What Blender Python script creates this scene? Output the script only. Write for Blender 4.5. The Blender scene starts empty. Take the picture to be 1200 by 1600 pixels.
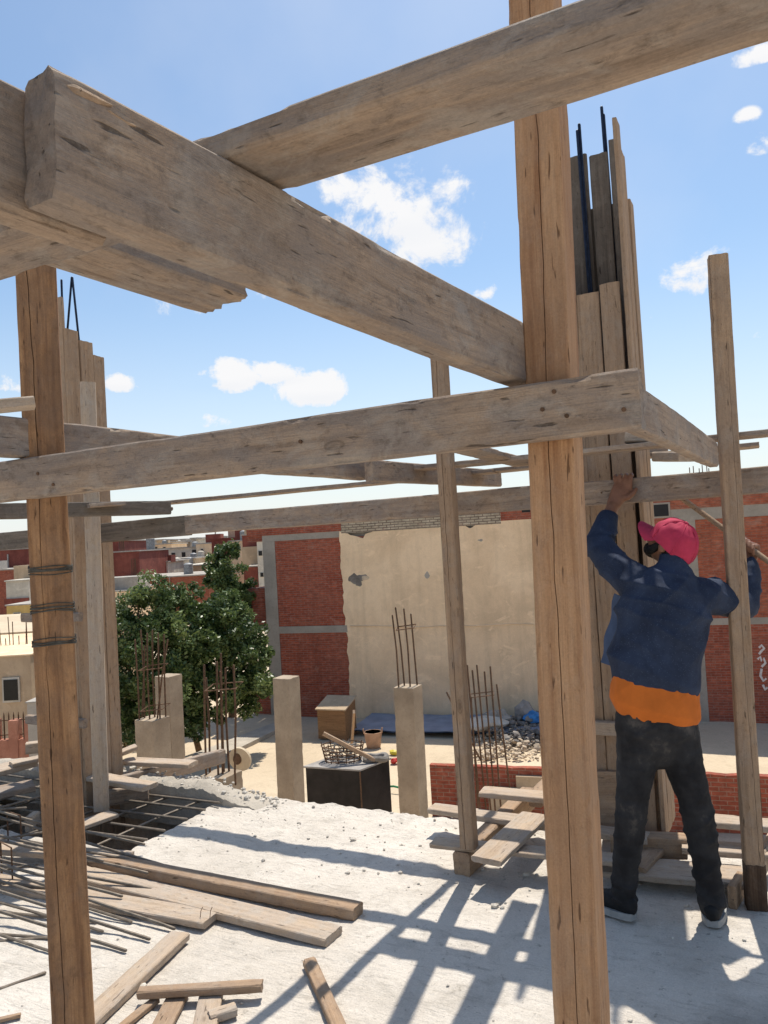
import bpy, bmesh, math, random
from mathutils import Vector, Matrix, noise
random.seed(7)
V = Vector
R = math.radians
scene = bpy.context.scene
C = scene.collection

# ------------------------------------------------------------------ camera
EYE = V((0, 0, 1.65))
PITCH = math.atan(42 / 1200)
ROLL = 0.058
FWD = V((0, math.cos(PITCH), math.sin(PITCH)))
UP0 = V((0, -math.sin(PITCH), math.cos(PITCH)))
RIGHT = V((1, 0, 0)) * math.cos(ROLL) - UP0 * math.sin(ROLL)
UPV = V((1, 0, 0)) * math.sin(ROLL) + UP0 * math.cos(ROLL)
cam_data = bpy.data.cameras.new('camera')
cam = bpy.data.objects.new('camera', cam_data)
C.objects.link(cam)
cam_data.sensor_fit = 'VERTICAL'
cam_data.sensor_height = 32
cam_data.sensor_width = 24
cam_data.lens = 24
cam_data.clip_start = 0.02
cam_data.clip_end = 6000
m3 = Matrix((RIGHT, UPV, -FWD)).transposed()
cam.matrix_world = Matrix.Translation(EYE) @ m3.to_4x4()
scene.camera = cam


def ray(px, py):
    return FWD * 1200 + RIGHT * (px - 600) + UPV * (800 - py)


def P(px, py, d):
    r = ray(px, py)
    return EYE + r * (d / r.y)


def G(px, py, z=0.0):
    r = ray(px, py)
    return EYE + r * ((z - EYE.z) / r.z)


# site frame: U runs right and towards us, W runs away and right
ANG = R(27)
U = V((math.cos(ANG), -math.sin(ANG), 0))
W = V((math.sin(ANG), math.cos(ANG), 0))
Z = V((0, 0, 1))


def UW(u, w, z=0.0):
    return U * u + W * w + Z * z


GZ = -3.85          # level of the ground round the building

# ------------------------------------------------------------------ objects


def tag(o, label=None, cat=None, group=None, kind=None):
    if label: o['label'] = label
    if cat: o['category'] = cat
    if group: o['group'] = group
    if kind: o['kind'] = kind
    return o


def empty(name, loc=(0, 0, 0), rotz=0.0):
    o = bpy.data.objects.new(name, None)
    C.objects.link(o)
    o.location = loc
    o.rotation_euler = (0, 0, rotz)
    o.empty_display_size = 0.1
    return o


class MB:
    """collects shapes; build() links them as ONE mesh object"""

    def __init__(s):
        s.v = []
        s.f = []

    def add(s, vs, fs):
        n = len(s.v)
        s.v += [tuple(p) for p in vs]
        s.f += [tuple(i + n for i in f) for f in fs]
        return s

    def box(s, c, size, rz=0.0, M=None):
        hx, hy, hz = size[0] / 2, size[1] / 2, size[2] / 2
        vs = []
        cz, sz = math.cos(rz), math.sin(rz)
        for x, y, z in ((-1, -1, -1), (1, -1, -1), (1, 1, -1), (-1, 1, -1), (-1, -1, 1), (1, -1, 1), (1, 1, 1), (-1, 1, 1)):
            p = V((x * hx, y * hy, z * hz))
            p = V((p.x * cz - p.y * sz, p.x * sz + p.y * cz, p.z)) + V(c)
            vs.append(M @ p if M else p)
        return s.add(vs, [(0, 3, 2, 1), (4, 5, 6, 7), (0, 1, 5, 4), (1, 2, 6, 5), (2, 3, 7, 6), (3, 0, 4, 7)])

    def tube(s, pts, rad, n=8, flat=1.0, flatdir=None, caps='round'):
        """swept tube; rad = number, list of numbers or list of (a,b)"""
        pts = [V(p) for p in pts]
        k = len(pts)
        if not isinstance(rad, (list, tuple)): rad = [rad] * k
        rad = [(r, r * flat) if not isinstance(r, (list, tuple)) else r for r in rad]
        tang = []
        for i in range(k):
            t = pts[min(i + 1, k - 1)] - pts[max(i - 1, 0)]
            tang.append(t.normalized())
        ref = V(flatdir) if flatdir is not None else (V((0, 0, 1)) if abs(tang[0].z) < 0.9 else V((0, 1, 0)))
        rings = []
        if caps == 'round':
            seq = []
            a, b = rad[0]; m = min(a, b)
            for q in (0.94, 0.7): seq.append((pts[0] - tang[0] * m * q, tang[0], (a * math.sqrt(1 - q * q), b * math.sqrt(1 - q * q))))
            for i in range(k): seq.append((pts[i], tang[i], rad[i]))
            a, b = rad[-1]; m = min(a, b)
            for q in (0.7, 0.94): seq.append((pts[-1] + tang[-1] * m * q, tang[-1], (a * math.sqrt(1 - q * q), b * math.sqrt(1 - q * q))))
        else:
            seq = [(pts[i], tang[i], rad[i]) for i in range(k)]
        vs = []
        for (p, t, (a, b)) in seq:
            y = (ref - t * ref.dot(t))
            if y.length < 1e-5: y = t.orthogonal()
            y.normalize()
            x = y.cross(t).normalized()
            if flatdir is None: ref = y
            for j in range(n):
                th = 2 * math.pi * j / n
                vs.append(p + x * (a * math.cos(th)) + y * (b * math.sin(th)))
        fs = []
        K = len(seq)
        for i in range(K - 1):
            for j in range(n):
                j2 = (j + 1) % n
                fs.append((i * n + j, i * n + j2, (i + 1) * n + j2, (i + 1) * n + j))
        fs.append(tuple(reversed(range(n))))
        fs.append(tuple((K - 1) * n + j for j in range(n)))
        return s.add(vs, fs)

    def blob(s, c, r, sub=2, jit=0.0, seed=0, M=None):
        bm = bmesh.new()
        bmesh.ops.create_icosphere(bm, subdivisions=sub, radius=1)
        vs = []
        for v in bm.verts:
            p = v.co.copy()
            if jit: p *= 1 + jit * noise.noise(p * 1.7 + V((seed * 3.1, seed, 1.7)))
            p = V((p.x * r[0], p.y * r[1], p.z * r[2]))
            if M: p = M @ p
            vs.append(p + V(c))
        fs = [tuple(v.index for v in f.verts) for f in bm.faces]
        bm.free()
        return s.add(vs, fs)

    def build(s, name, mat, parent=None, smooth=False, origin=None, angle=40):
        me = bpy.data.meshes.new(name)
        vs = s.v
        if origin is not None:
            o0 = V(origin)
            vs = [V(p) - o0 for p in vs]
        me.from_pydata([tuple(p) for p in vs], [], s.f)
        me.validate()
        bm = bmesh.new(); bm.from_mesh(me)
        bmesh.ops.recalc_face_normals(bm, faces=bm.faces)
        bm.to_mesh(me); bm.free()
        if mat: me.materials.append(mat)
        if smooth:
            me.polygons.foreach_set('use_smooth', [True] * len(me.polygons))
            try: me.set_sharp_from_angle(angle=R(angle))
            except Exception: pass
        me.update()
        o = bpy.data.objects.new(name, me)
        C.objects.link(o)
        if parent is not None:
            o.parent = parent
        elif origin is not None:
            o.location = origin
        return o


def copy_tree(o, parent=None):
    c = o.copy(); C.objects.link(c)
    if parent is not None: c.parent = parent
    for ch in list(o.children): copy_tree(ch, c)
    return c


# ------------------------------------------------------------------ materials
class NT:
    def __init__(s, name):
        s.m = bpy.data.materials.new(name)
        s.m.use_nodes = True
        s.t = s.m.node_tree
        s.b = s.t.nodes['Principled BSDF']
        s.b.inputs['Specular IOR Level'].default_value = 0.25

    def n(s, kind, **kw):
        nd = s.t.nodes.new(kind)
        for k, v in kw.items():
            if hasattr(nd, k) and k not in ('Scale',):
                setattr(nd, k, v)
            else:
                nd.inputs[k].default_value = v
        return nd

    def l(s, a, b):
        s.t.links.new(a, b)

    def math(s, op, a, b=None, c=None, clamp=False):
        nd = s.t.nodes.new('ShaderNodeMath'); nd.operation = op; nd.use_clamp = clamp
        for i, x in enumerate((a, b, c)):
            if x is None: continue
            if isinstance(x, (int, float)): nd.inputs[i].default_value = x
            else: s.l(x, nd.inputs[i])
        return nd.outputs[0]

    def vmath(s, op, a, b):
        nd = s.t.nodes.new('ShaderNodeVectorMath'); nd.operation = op
        for i, x in enumerate((a, b)):
            if isinstance(x, (tuple, list)): nd.inputs[i].default_value = x
            else: s.l(x, nd.inputs[i])
        return nd.outputs[0]

    def coord(s, rnd=True):
        tc = s.n('ShaderNodeTexCoord')
        if not rnd: return tc.outputs['Object']
        oi = s.n('ShaderNodeObjectInfo')
        sc = s.t.nodes.new('ShaderNodeVectorMath'); sc.operation = 'SCALE'
        sc.inputs[0].default_value = (37.0, 13.3, 21.7)
        s.l(oi.outputs['Random'], sc.inputs['Scale'])
        return s.vmath('ADD', tc.outputs['Object'], sc.outputs[0])

    def noise(s, vec, scale=1.0, detail=5, rough=0.55, stretch=None, dist=0.0):
        if stretch:
            vec = s.vmath('MULTIPLY', vec, stretch)
        nd = s.n('ShaderNodeTexNoise')
        nd.inputs['Scale'].default_value = scale
        nd.inputs['Detail'].default_value = detail
        nd.inputs['Roughness'].default_value = rough
        nd.inputs['Distortion'].default_value = dist
        s.l(vec, nd.inputs['Vector'])
        return nd.outputs['Fac']

    def ramp(s, fac, stops):
        nd = s.n('ShaderNodeValToRGB')
        cr = nd.color_ramp
        while len(cr.elements) < len(stops): cr.elements.new(0.5)
        for e, (p, c) in zip(cr.elements, stops):
            e.position = p
            e.color = (c, c, c, 1) if isinstance(c, (int, float)) else (*c, 1)
        s.l(fac, nd.inputs['Fac'])
        return nd.outputs['Color']

    def mix(s, fac, a, b, mode='MIX'):
        nd = s.n('ShaderNodeMix', data_type='RGBA', blend_type=mode)
        for sock, x in ((nd.inputs[0], fac), (nd.inputs[6], a), (nd.inputs[7], b)):
            if isinstance(x, (int, float)): sock.default_value = x
            elif isinstance(x, (tuple, list)): sock.default_value = (*x, 1)
            else: s.l(x, sock)
        return nd.outputs[2]

    def bump(s, h, strength=0.4, dist=0.01, prev=None):
        nd = s.n('ShaderNodeBump')
        nd.inputs['Strength'].default_value = strength
        nd.inputs['Distance'].default_value = dist
        s.l(h, nd.inputs['Height'])
        if prev is not None: s.l(prev, nd.inputs['Normal'])
        return nd.outputs['Normal']

    def out(s, col=None, rough=0.8, normal=None, metal=0.0):
        if col is not None:
            if isinstance(col, (tuple, list)): s.b.inputs['Base Color'].default_value = (*col, 1)
            else: s.l(col, s.b.inputs['Base Color'])
        if isinstance(rough, (int, float)): s.b.inputs['Roughness'].default_value = rough
        else: s.l(rough, s.b.inputs['Roughness'])
        if normal is not None: s.l(normal, s.b.inputs['Normal'])
        s.b.inputs['Metallic'].default_value = metal
        return s.m


def wood(name, light, mid, dark, stain, stain_amt=0.5, grain=1.0, cement=0.0, knots=0.7, pores=0.35):
    t = NT(name)
    c = t.coord()
    wob = t.n('ShaderNodeTexNoise'); wob.inputs['Scale'].default_value = 1.0; wob.inputs['Detail'].default_value = 3
    t.l(t.vmath('MULTIPLY', c, (2.2, 5.0, 5.0)), wob.inputs['Vector'])
    sh = t.vmath('MULTIPLY', t.vmath('SUBTRACT', wob.outputs['Color'], (0.5, 0.5, 0.5)), (0.0, 0.022, 0.022))
    cw = t.vmath('ADD', c, sh)
    g1 = t.noise(cw, 1, 7, 0.62, (1.6, 48, 48))          # growth rings
    g2 = t.noise(cw, 1, 6, 0.7, (9.0, 330, 330))         # fibres
    g3 = t.noise(c, 1, 7, 0.66, (4.5, 11, 11), 0.5)      # broad patches
    g4 = t.noise(c, 1, 7, 0.72, (26, 40, 40), 0.3)       # blotches
    g6 = t.noise(c, 210, 4, 0.7)                         # grit
    col = t.ramp(g1, [(0.30, dark), (0.5, mid), (0.68, light)])
    col = t.mix(1.0 - grain, col, mid)
    fib = t.ramp(g2, [(0.3, 0.66), (0.52, 1.0), (0.75, 1.16)])
    col = t.mix(0.6, col, fib, 'MULTIPLY')
    s1 = t.ramp(g3, [(0.40, 0.0), (0.60, 1.0)])
    col = t.mix(t.math('MULTIPLY', s1, stain_amt), col, stain)
    d1 = t.ramp(g4, [(0.53, 0.0), (0.70, 1.0)])
    col = t.mix(t.math('MULTIPLY', d1, pores), col, tuple(x * 0.5 for x in dark))
    # nicks and splinters along the grain
    g7 = t.noise(cw, 1, 2, 0.5, (13, 95, 95))
    nk = t.ramp(g7, [(0.68, 0.0), (0.73, 0.8)])
    col = t.mix(nk, col, tuple(x * 0.35 for x in dark))
    g8 = t.noise(c, 1, 5, 0.7, (17, 34, 34), 0.6)
    dn = t.ramp(g8, [(0.60, 0.0), (0.72, 0.6)])
    col = t.mix(t.math('MULTIPLY', dn, min(1.0, pores * 1.7)), col, tuple(x * 0.55 for x in dark))
    # knots
    vo = t.n('ShaderNodeTexVoronoi'); vo.inputs['Scale'].default_value = 1.0
    t.l(t.vmath('MULTIPLY', cw, (3.4, 8.5, 8.5)), vo.inputs['Vector'])
    sep = t.n('ShaderNodeSeparateColor'); t.l(vo.outputs['Color'], sep.inputs[0])
    on = t.math('LESS_THAN', sep.outputs[0], 0.2)
    kd = t.ramp(vo.outputs['Distance'], [(0.05, 1.0), (0.09, 0.35), (0.115, 0.85), (0.13, 0.2), (0.17, 0.0)])
    kn = t.math('MULTIPLY', kd, t.math('MULTIPLY', on, knots))
    col = t.mix(kn, col, tuple(x * 0.5 for x in dark))
    if cement:
        g5 = t.noise(c, 1, 9, 0.74, (9, 13, 13), 0.6)
        cm = t.ramp(g5, [(0.50, 0.0), (0.58, 0.55), (0.75, 1.0)])
        col = t.mix(t.math('MULTIPLY', cm, cement), col, (0.42, 0.385, 0.335))
    col = t.mix(0.45, col, t.ramp(g6, [(0.3, 0.72), (0.7, 1.2)]), 'MULTIPLY')
    hsum = t.math('ADD', t.math('MULTIPLY', g2, 0.55), t.math('ADD', t.math('MULTIPLY', g1, 0.5), t.math('ADD', t.math('MULTIPLY', g4, 0.7), t.math('SUBTRACT', t.math('MULTIPLY', g6, 0.18), t.math('ADD', t.math('MULTIPLY', nk, 0.6), t.math('MULTIPLY', dn, 0.5))))))
    nb = t.bump(hsum, 0.7, 0.006)
    return t.out(col, 0.88, nb)


M = {}
M['wood_grey'] = wood('weathered_wood', (0.42, 0.31, 0.22), (0.33, 0.242, 0.174), (0.18, 0.127, 0.092), (0.24, 0.198, 0.17), 0.85, 0.85, cement=0.42, pores=0.55)
M['wood_pine'] = wood('fresh_pine', (0.52, 0.315, 0.175), (0.445, 0.25, 0.13), (0.28, 0.135, 0.065), (0.34, 0.20, 0.115), 0.55, 0.95, cement=0.12, pores=0.2)
M['wood_old'] = wood('old_brown_pine', (0.46, 0.26, 0.13), (0.355, 0.19, 0.09), (0.16, 0.075, 0.038), (0.19, 0.11, 0.065), 0.7, 1.0, cement=0.06, pores=0.35)
M['wood_board'] = wood('bleached_board', (0.54, 0.42, 0.305), (0.46, 0.35, 0.25), (0.30, 0.22, 0.155), (0.40, 0.335, 0.28), 0.6, 0.7, cement=0.5)
M['wood_dark'] = wood('dark_and_shaded_wood', (0.21, 0.17, 0.135), (0.155, 0.125, 0.098), (0.09, 0.072, 0.055), (0.125, 0.105, 0.088), 0.6, cement=0.15)  # dark timbers, and the painted inner shade of the right formwork
M['wood_damp'] = wood('damp_stained_wood', (0.13, 0.08, 0.048), (0.09, 0.054, 0.033), (0.045, 0.027, 0.017), (0.06, 0.04, 0.028), 0.6, cement=0.1)
M['wood_tan'] = wood('tan_timber', (0.46, 0.315, 0.20), (0.38, 0.255, 0.16), (0.22, 0.14, 0.085), (0.29, 0.21, 0.15), 0.6, 0.75, cement=0.22)


def concrete(name, base, dark, scale=1.0, bump=0.5, bd=0.006):
    t = NT(name)
    c = t.coord()
    a = t.noise(c, 1.3 * scale, 6, 0.6)
    b = t.noise(c, 14 * scale, 6, 0.7)
    f = t.noise(c, 90 * scale, 4, 0.7)
    col = t.ramp(a, [(0.3, dark), (0.62, base)])
    col = t.mix(t.ramp(b, [(0.5, 0.0), (0.78, 0.55)]), col, tuple(x * 0.72 for x in dark))
    col = t.mix(0.35, col, t.ramp(f, [(0.3, 0.6), (0.7, 1.2)]), 'MULTIPLY')
    h = t.math('ADD', t.math('MULTIPLY', b, 1.0), t.math('MULTIPLY', f, 0.35))
    return t.out(col, 0.92, t.bump(h, bump, bd))


M['concrete'] = concrete('tan_grey_concrete', (0.43, 0.34, 0.245), (0.29, 0.225, 0.16), 2.2, .6)
M['concrete_far'] = concrete('dusty_frame_concrete', (0.38, 0.34, 0.29), (0.29, 0.26, 0.22))
M['concrete_pale'] = concrete('pale_rough_concrete', (0.50, 0.445, 0.37), (0.36, 0.32, 0.265), 2, .9, .012)
M['sand'] = concrete('dusty_sand', (0.60, 0.49, 0.35), (0.50, 0.40, 0.28), 0.25, 0.5, 0.03)


def slab_mat():
    t = NT('rough_white_screed')
    c = t.coord(False)
    a = t.noise(c, 0.9, 7, 0.66, None, 0.5)
    b = t.noise(c, 5, 9, 0.74, None, 0.5)
    d = t.noise(c, 30, 6, 0.72, None, 0.3)
    e = t.noise(c, 150, 4, 0.75)
    tr = t.noise(c, 1, 7, 0.7, (4.5, 30, 10), 1.2)       # trowel drags
    col = t.ramp(a, [(0.32, (0.55, 0.488, 0.415)), (0.5, (0.66, 0.598, 0.52)), (0.7, (0.73, 0.667, 0.59))])
    col = t.mix(t.ramp(b, [(0.50, 0.0), (0.68, 0.6)]), col, (0.43, 0.385, 0.325))
    col = t.mix(t.ramp(tr, [(0.56, 0.0), (0.68, 0.55)]), col, (0.36, 0.32, 0.27))
    pit = t.ramp(d, [(0.60, 0.0), (0.67, 0.75)])
    col = t.mix(pit, col, (0.30, 0.265, 0.22))
    col = t.mix(t.ramp(d, [(0.3, 0.5), (0.42, 0.0)]), col, (0.72, 0.68, 0.62))
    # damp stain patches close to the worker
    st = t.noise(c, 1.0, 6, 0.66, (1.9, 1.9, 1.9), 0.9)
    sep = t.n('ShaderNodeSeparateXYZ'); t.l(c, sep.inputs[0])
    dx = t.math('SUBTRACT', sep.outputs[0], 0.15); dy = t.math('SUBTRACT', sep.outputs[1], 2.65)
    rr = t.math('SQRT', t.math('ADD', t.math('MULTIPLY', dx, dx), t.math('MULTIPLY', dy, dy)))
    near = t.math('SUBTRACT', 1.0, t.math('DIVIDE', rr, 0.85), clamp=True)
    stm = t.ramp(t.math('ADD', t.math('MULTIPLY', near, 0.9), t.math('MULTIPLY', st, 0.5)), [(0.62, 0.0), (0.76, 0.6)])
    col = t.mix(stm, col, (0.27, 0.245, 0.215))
    col = t.mix(0.5, col, t.ramp(e, [(0.3, 0.66), (0.7, 1.2)]), 'MULTIPLY')
    h = t.math('ADD', t.math('MULTIPLY', d, 1.0), t.math('ADD', t.math('MULTIPLY', b, 1.3), t.math('ADD', t.math('MULTIPLY', e, 0.3), t.math('MULTIPLY', tr, -0.9))))
    return t.out(col, 0.95, t.bump(h, 0.7, 0.02))


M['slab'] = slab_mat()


def brick(name, c1, c2, mortar, row=0.07, bw=0.25, ms=0.008, patch=(0.5, 0.2, 0.12), pa=0.5):
    t = NT(name)
    c = t.coord(False)
    sep = t.n('ShaderNodeSeparateXYZ'); t.l(c, sep.inputs[0])
    cb = t.n('ShaderNodeCombineXYZ')
    t.l(t.math('ADD', sep.outputs[0], sep.outputs[1]), cb.inputs[0]); t.l(sep.outputs[2], cb.inputs[1])
    br = t.n('ShaderNodeTexBrick')
    br.inputs['Scale'].default_value = 1
    br.inputs['Brick Width'].default_value = bw
    br.inputs['Row Height'].default_value = row
    br.inputs['Mortar Size'].default_value = ms
    br.inputs['Mortar Smooth'].default_value = 0.3
    br.inputs['Bias'].default_value = 0.0
    br.inputs['Color1'].default_value = (*c1, 1)
    br.inputs['Color2'].default_value = (*c2, 1)
    br.inputs['Mortar'].default_value = (*mortar, 1)
    t.l(cb.outputs[0], br.inputs['Vector'])
    a = t.noise(c, 0.9, 5, 0.65, None, 0.5)
    b = t.noise(c, 1.0, 4, 0.7, (6, 6, 14))
    col = t.mix(t.ramp(a, [(0.4, 0.0), (0.7, pa)]), br.outputs['Color'], patch)
    col = t.mix(0.75, col, t.ramp(b, [(0.3, 0.5), (0.55, 1.0), (0.75, 1.5)]), 'MULTIPLY')
    dr = t.noise(c, 1, 5, .65, (1.6, 1.6, .35))
    col = t.mix(t.ramp(dr, [(0.5, 0.0), (0.72, 0.38)]), col, tuple(x * .5 for x in c2))
    du = t.noise(c, 1, 7, .7, (2.6, 2.6, 3.2), .6)
    col = t.mix(t.ramp(du, [(0.56, 0.0), (0.7, 0.5)]), col, (0.40, 0.25, 0.19))
    inv = t.math('SUBTRACT', 1.0, br.outputs['Fac'])
    h = t.math('ADD', inv, t.math('MULTIPLY', b, 0.6))
    return t.out(col, 0.9, t.bump(h, 0.6, 0.012))


M['brick'] = brick('red_brick', (0.40, 0.098, 0.052), (0.27, 0.064, 0.038), (0.30, 0.17, 0.13), patch=(0.36, 0.15, 0.10))
M['brick_orange'] = brick('orange_brick', (0.43, 0.12, 0.062), (0.30, 0.08, 0.046), (0.27, 0.14, 0.10), patch=(0.36, 0.15, 0.095))
M['brick_low'] = brick('dusty_red_brick', (0.33, 0.082, 0.048), (0.25, 0.058, 0.036), (0.30, 0.20, 0.15), row=0.08, pa=0.3)
M['brick_pale'] = brick('mortared_pale_brick', (0.52, 0.45, 0.34), (0.44, 0.37, 0.27), (0.17, 0.12, 0.09), row=0.075, ms=0.014, patch=(0.42, 0.36, 0.27), pa=0.4)


def plaster(name, base, dark, streak=0.5, sc=1.0):
    t = NT(name)
    c = t.coord()
    a = t.noise(c, 0.55 * sc, 8, 0.68, None, 0.5)
    s = t.noise(c, 1.0 * sc, 7, 0.68, (3.0, 3.0, 0.25), 0.3)
    b = t.noise(c, 5 * sc, 7, 0.72)
    f = t.noise(c, 40 * sc, 4, 0.7)
    w = t.noise(c, 1.0 * sc, 6, 0.7, (1.3, 1.3, 2.0), 1.0)
    col = t.ramp(a, [(0.34, tuple(x * .86 for x in dark)), (0.47, dark), (0.6, base)])
    col = t.mix(t.ramp(s, [(0.47, 0.0), (0.66, streak)]), col, tuple(x * 0.70 for x in dark))
    col = t.mix(t.ramp(w, [(0.56, 0.0), (0.64, 0.55)]), col, tuple(min(1, x * 1.14) for x in base))
    col = t.mix(t.ramp(b, [(0.52, 0.0), (0.72, 0.45)]), col, tuple(x * 0.82 for x in dark))
    col = t.mix(0.35, col, t.ramp(f, [(0.3, 0.75), (0.7, 1.15)]), 'MULTIPLY')
    h = t.math('ADD', t.math('ADD', b, w), t.math('MULTIPLY', f, 0.4))
    return t.out(col, 0.93, t.bump(h, 0.5, 0.02))


M['plaster_cream'] = plaster('cream_plaster', (0.85, 0.65, 0.435), (0.77, 0.575, 0.375), .38)
M['plaster_beige'] = plaster('beige_render', (0.56, 0.43, 0.29), (0.48, 0.36, 0.24), 0.3)
M['plaster_white'] = plaster('white_render', (0.62, 0.58, 0.50), (0.52, 0.48, 0.41), 0.4)
M['plaster_grey'] = plaster('grey_render', (0.45, 0.41, 0.36), (0.36, 0.33, 0.29), 0.4)
M['plaster_yellow'] = plaster('yellow_render', (0.60, 0.43, 0.17), (0.50, 0.35, 0.13), 0.3)
M['plaster_pink'] = plaster('terracotta_render', (0.46, 0.22, 0.15), (0.38, 0.17, 0.115), 0.4)
M['plaster_maroon'] = plaster('maroon_brickwork', (0.27, 0.085, 0.06), (0.20, 0.06, 0.045), 0.5)


def plain(name, col, rough=0.7, metal=0.0, var=0.3, sc=8.0, bump=0.2):
    t = NT(name)
    c = t.coord()
    a = t.noise(c, sc, 5, 0.6)
    f = t.noise(c, sc * 8, 3, 0.6)
    cc = t.ramp(a, [(0.3, tuple(x * (1 - var) for x in col)), (0.7, tuple(min(1, x * (1 + var)) for x in col))])
    return t.out(cc, rough, t.bump(t.math('ADD', a, t.math('MULTIPLY', f, 0.4)), bump, 0.006), metal)


M['rust'] = plain('rusty_rebar', (0.13, 0.075, 0.045), 0.75, 0.3, 0.4, 25)
M['rebar_grey'] = plain('dusty_rebar', (0.20, 0.165, 0.13), 0.65, 0.35, 0.35, 25)
M['rebar_blue'] = plain('blue_black_rebar', (0.022, 0.030, 0.052), 0.45, 0.5, 0.4, 30)
M['window_dark'] = plain('dark_window', (0.012, 0.012, 0.013), 0.3, 0, 0.3)
M['black_metal'] = plain('black_sheet_metal', (0.022, 0.018, 0.017), 0.55, 0.2, 0.5, 3)
M['tank_top'] = plain('dusty_grey_lid', (0.30, 0.275, 0.25), 0.8, 0, 0.3, 4)
M['bark'] = plain('brown_bark', (0.16, 0.095, 0.05), 0.9, 0, 0.4, 12, 0.6)
M['ground_shade'] = plain('blue_grey_ground_shade', (0.25, 0.285, 0.36), 0.6, 0, 0.2, 2)  # bluish shade on the ground below the cream wall, put into colour
M['blue_plastic'] = plain('blue_plastic', (0.05, 0.22, 0.50), 0.5, 0, 0.4, 3)
M['bucket'] = plain('dusty_tan_rubber', (0.42, 0.26, 0.17), 0.7, 0, 0.25, 5)
M['disc'] = plain('tan_board', (0.52, 0.42, 0.29), 0.8, 0, 0.15, 5)
M['wire'] = plain('dark_tie_wire', (0.085, 0.078, 0.065), 0.8, 0.1, 0.5, 40)
M['steel_pole'] = plain('grey_steel', (0.25, 0.25, 0.25), 0.5, 0.4)
M['white_paint'] = plain('white_spray_paint', (0.62, 0.57, 0.54), 0.8, 0, 0.2, 20)
M['green'] = plain('green_plastic', (0.03, 0.20, 0.09), 0.5)
M['red'] = plain('red_plastic', (0.45, 0.03, 0.02), 0.5)
M['yellow'] = plain('yellow_plastic', (0.6, 0.5, 0.06), 0.5)
M['rubble'] = plain('broken_masonry', (0.48, 0.385, 0.28), 0.95, 0, 0.45, 3, 0.6)
M['rubble_dark'] = plain('dark_broken_masonry', (0.20, 0.18, 0.16), 0.95, 0, 0.5, 3, 0.6)
M['stone'] = plain('screed_crumbs', (0.52, 0.475, 0.41), 0.95, 0, 0.35, 60, 0.4)


def nails(o, pts, nrm, r=0.0045):
    bpy.context.view_layer.update()
    for p in pts:
        q = MB().tube([V(p) - nrm * .004, V(p) + nrm * .0035], r, 8, caps='flat').build('nail', M['rust'])
        q.parent = o; q.matrix_parent_inverse = o.matrix_world.inverted()


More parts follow.
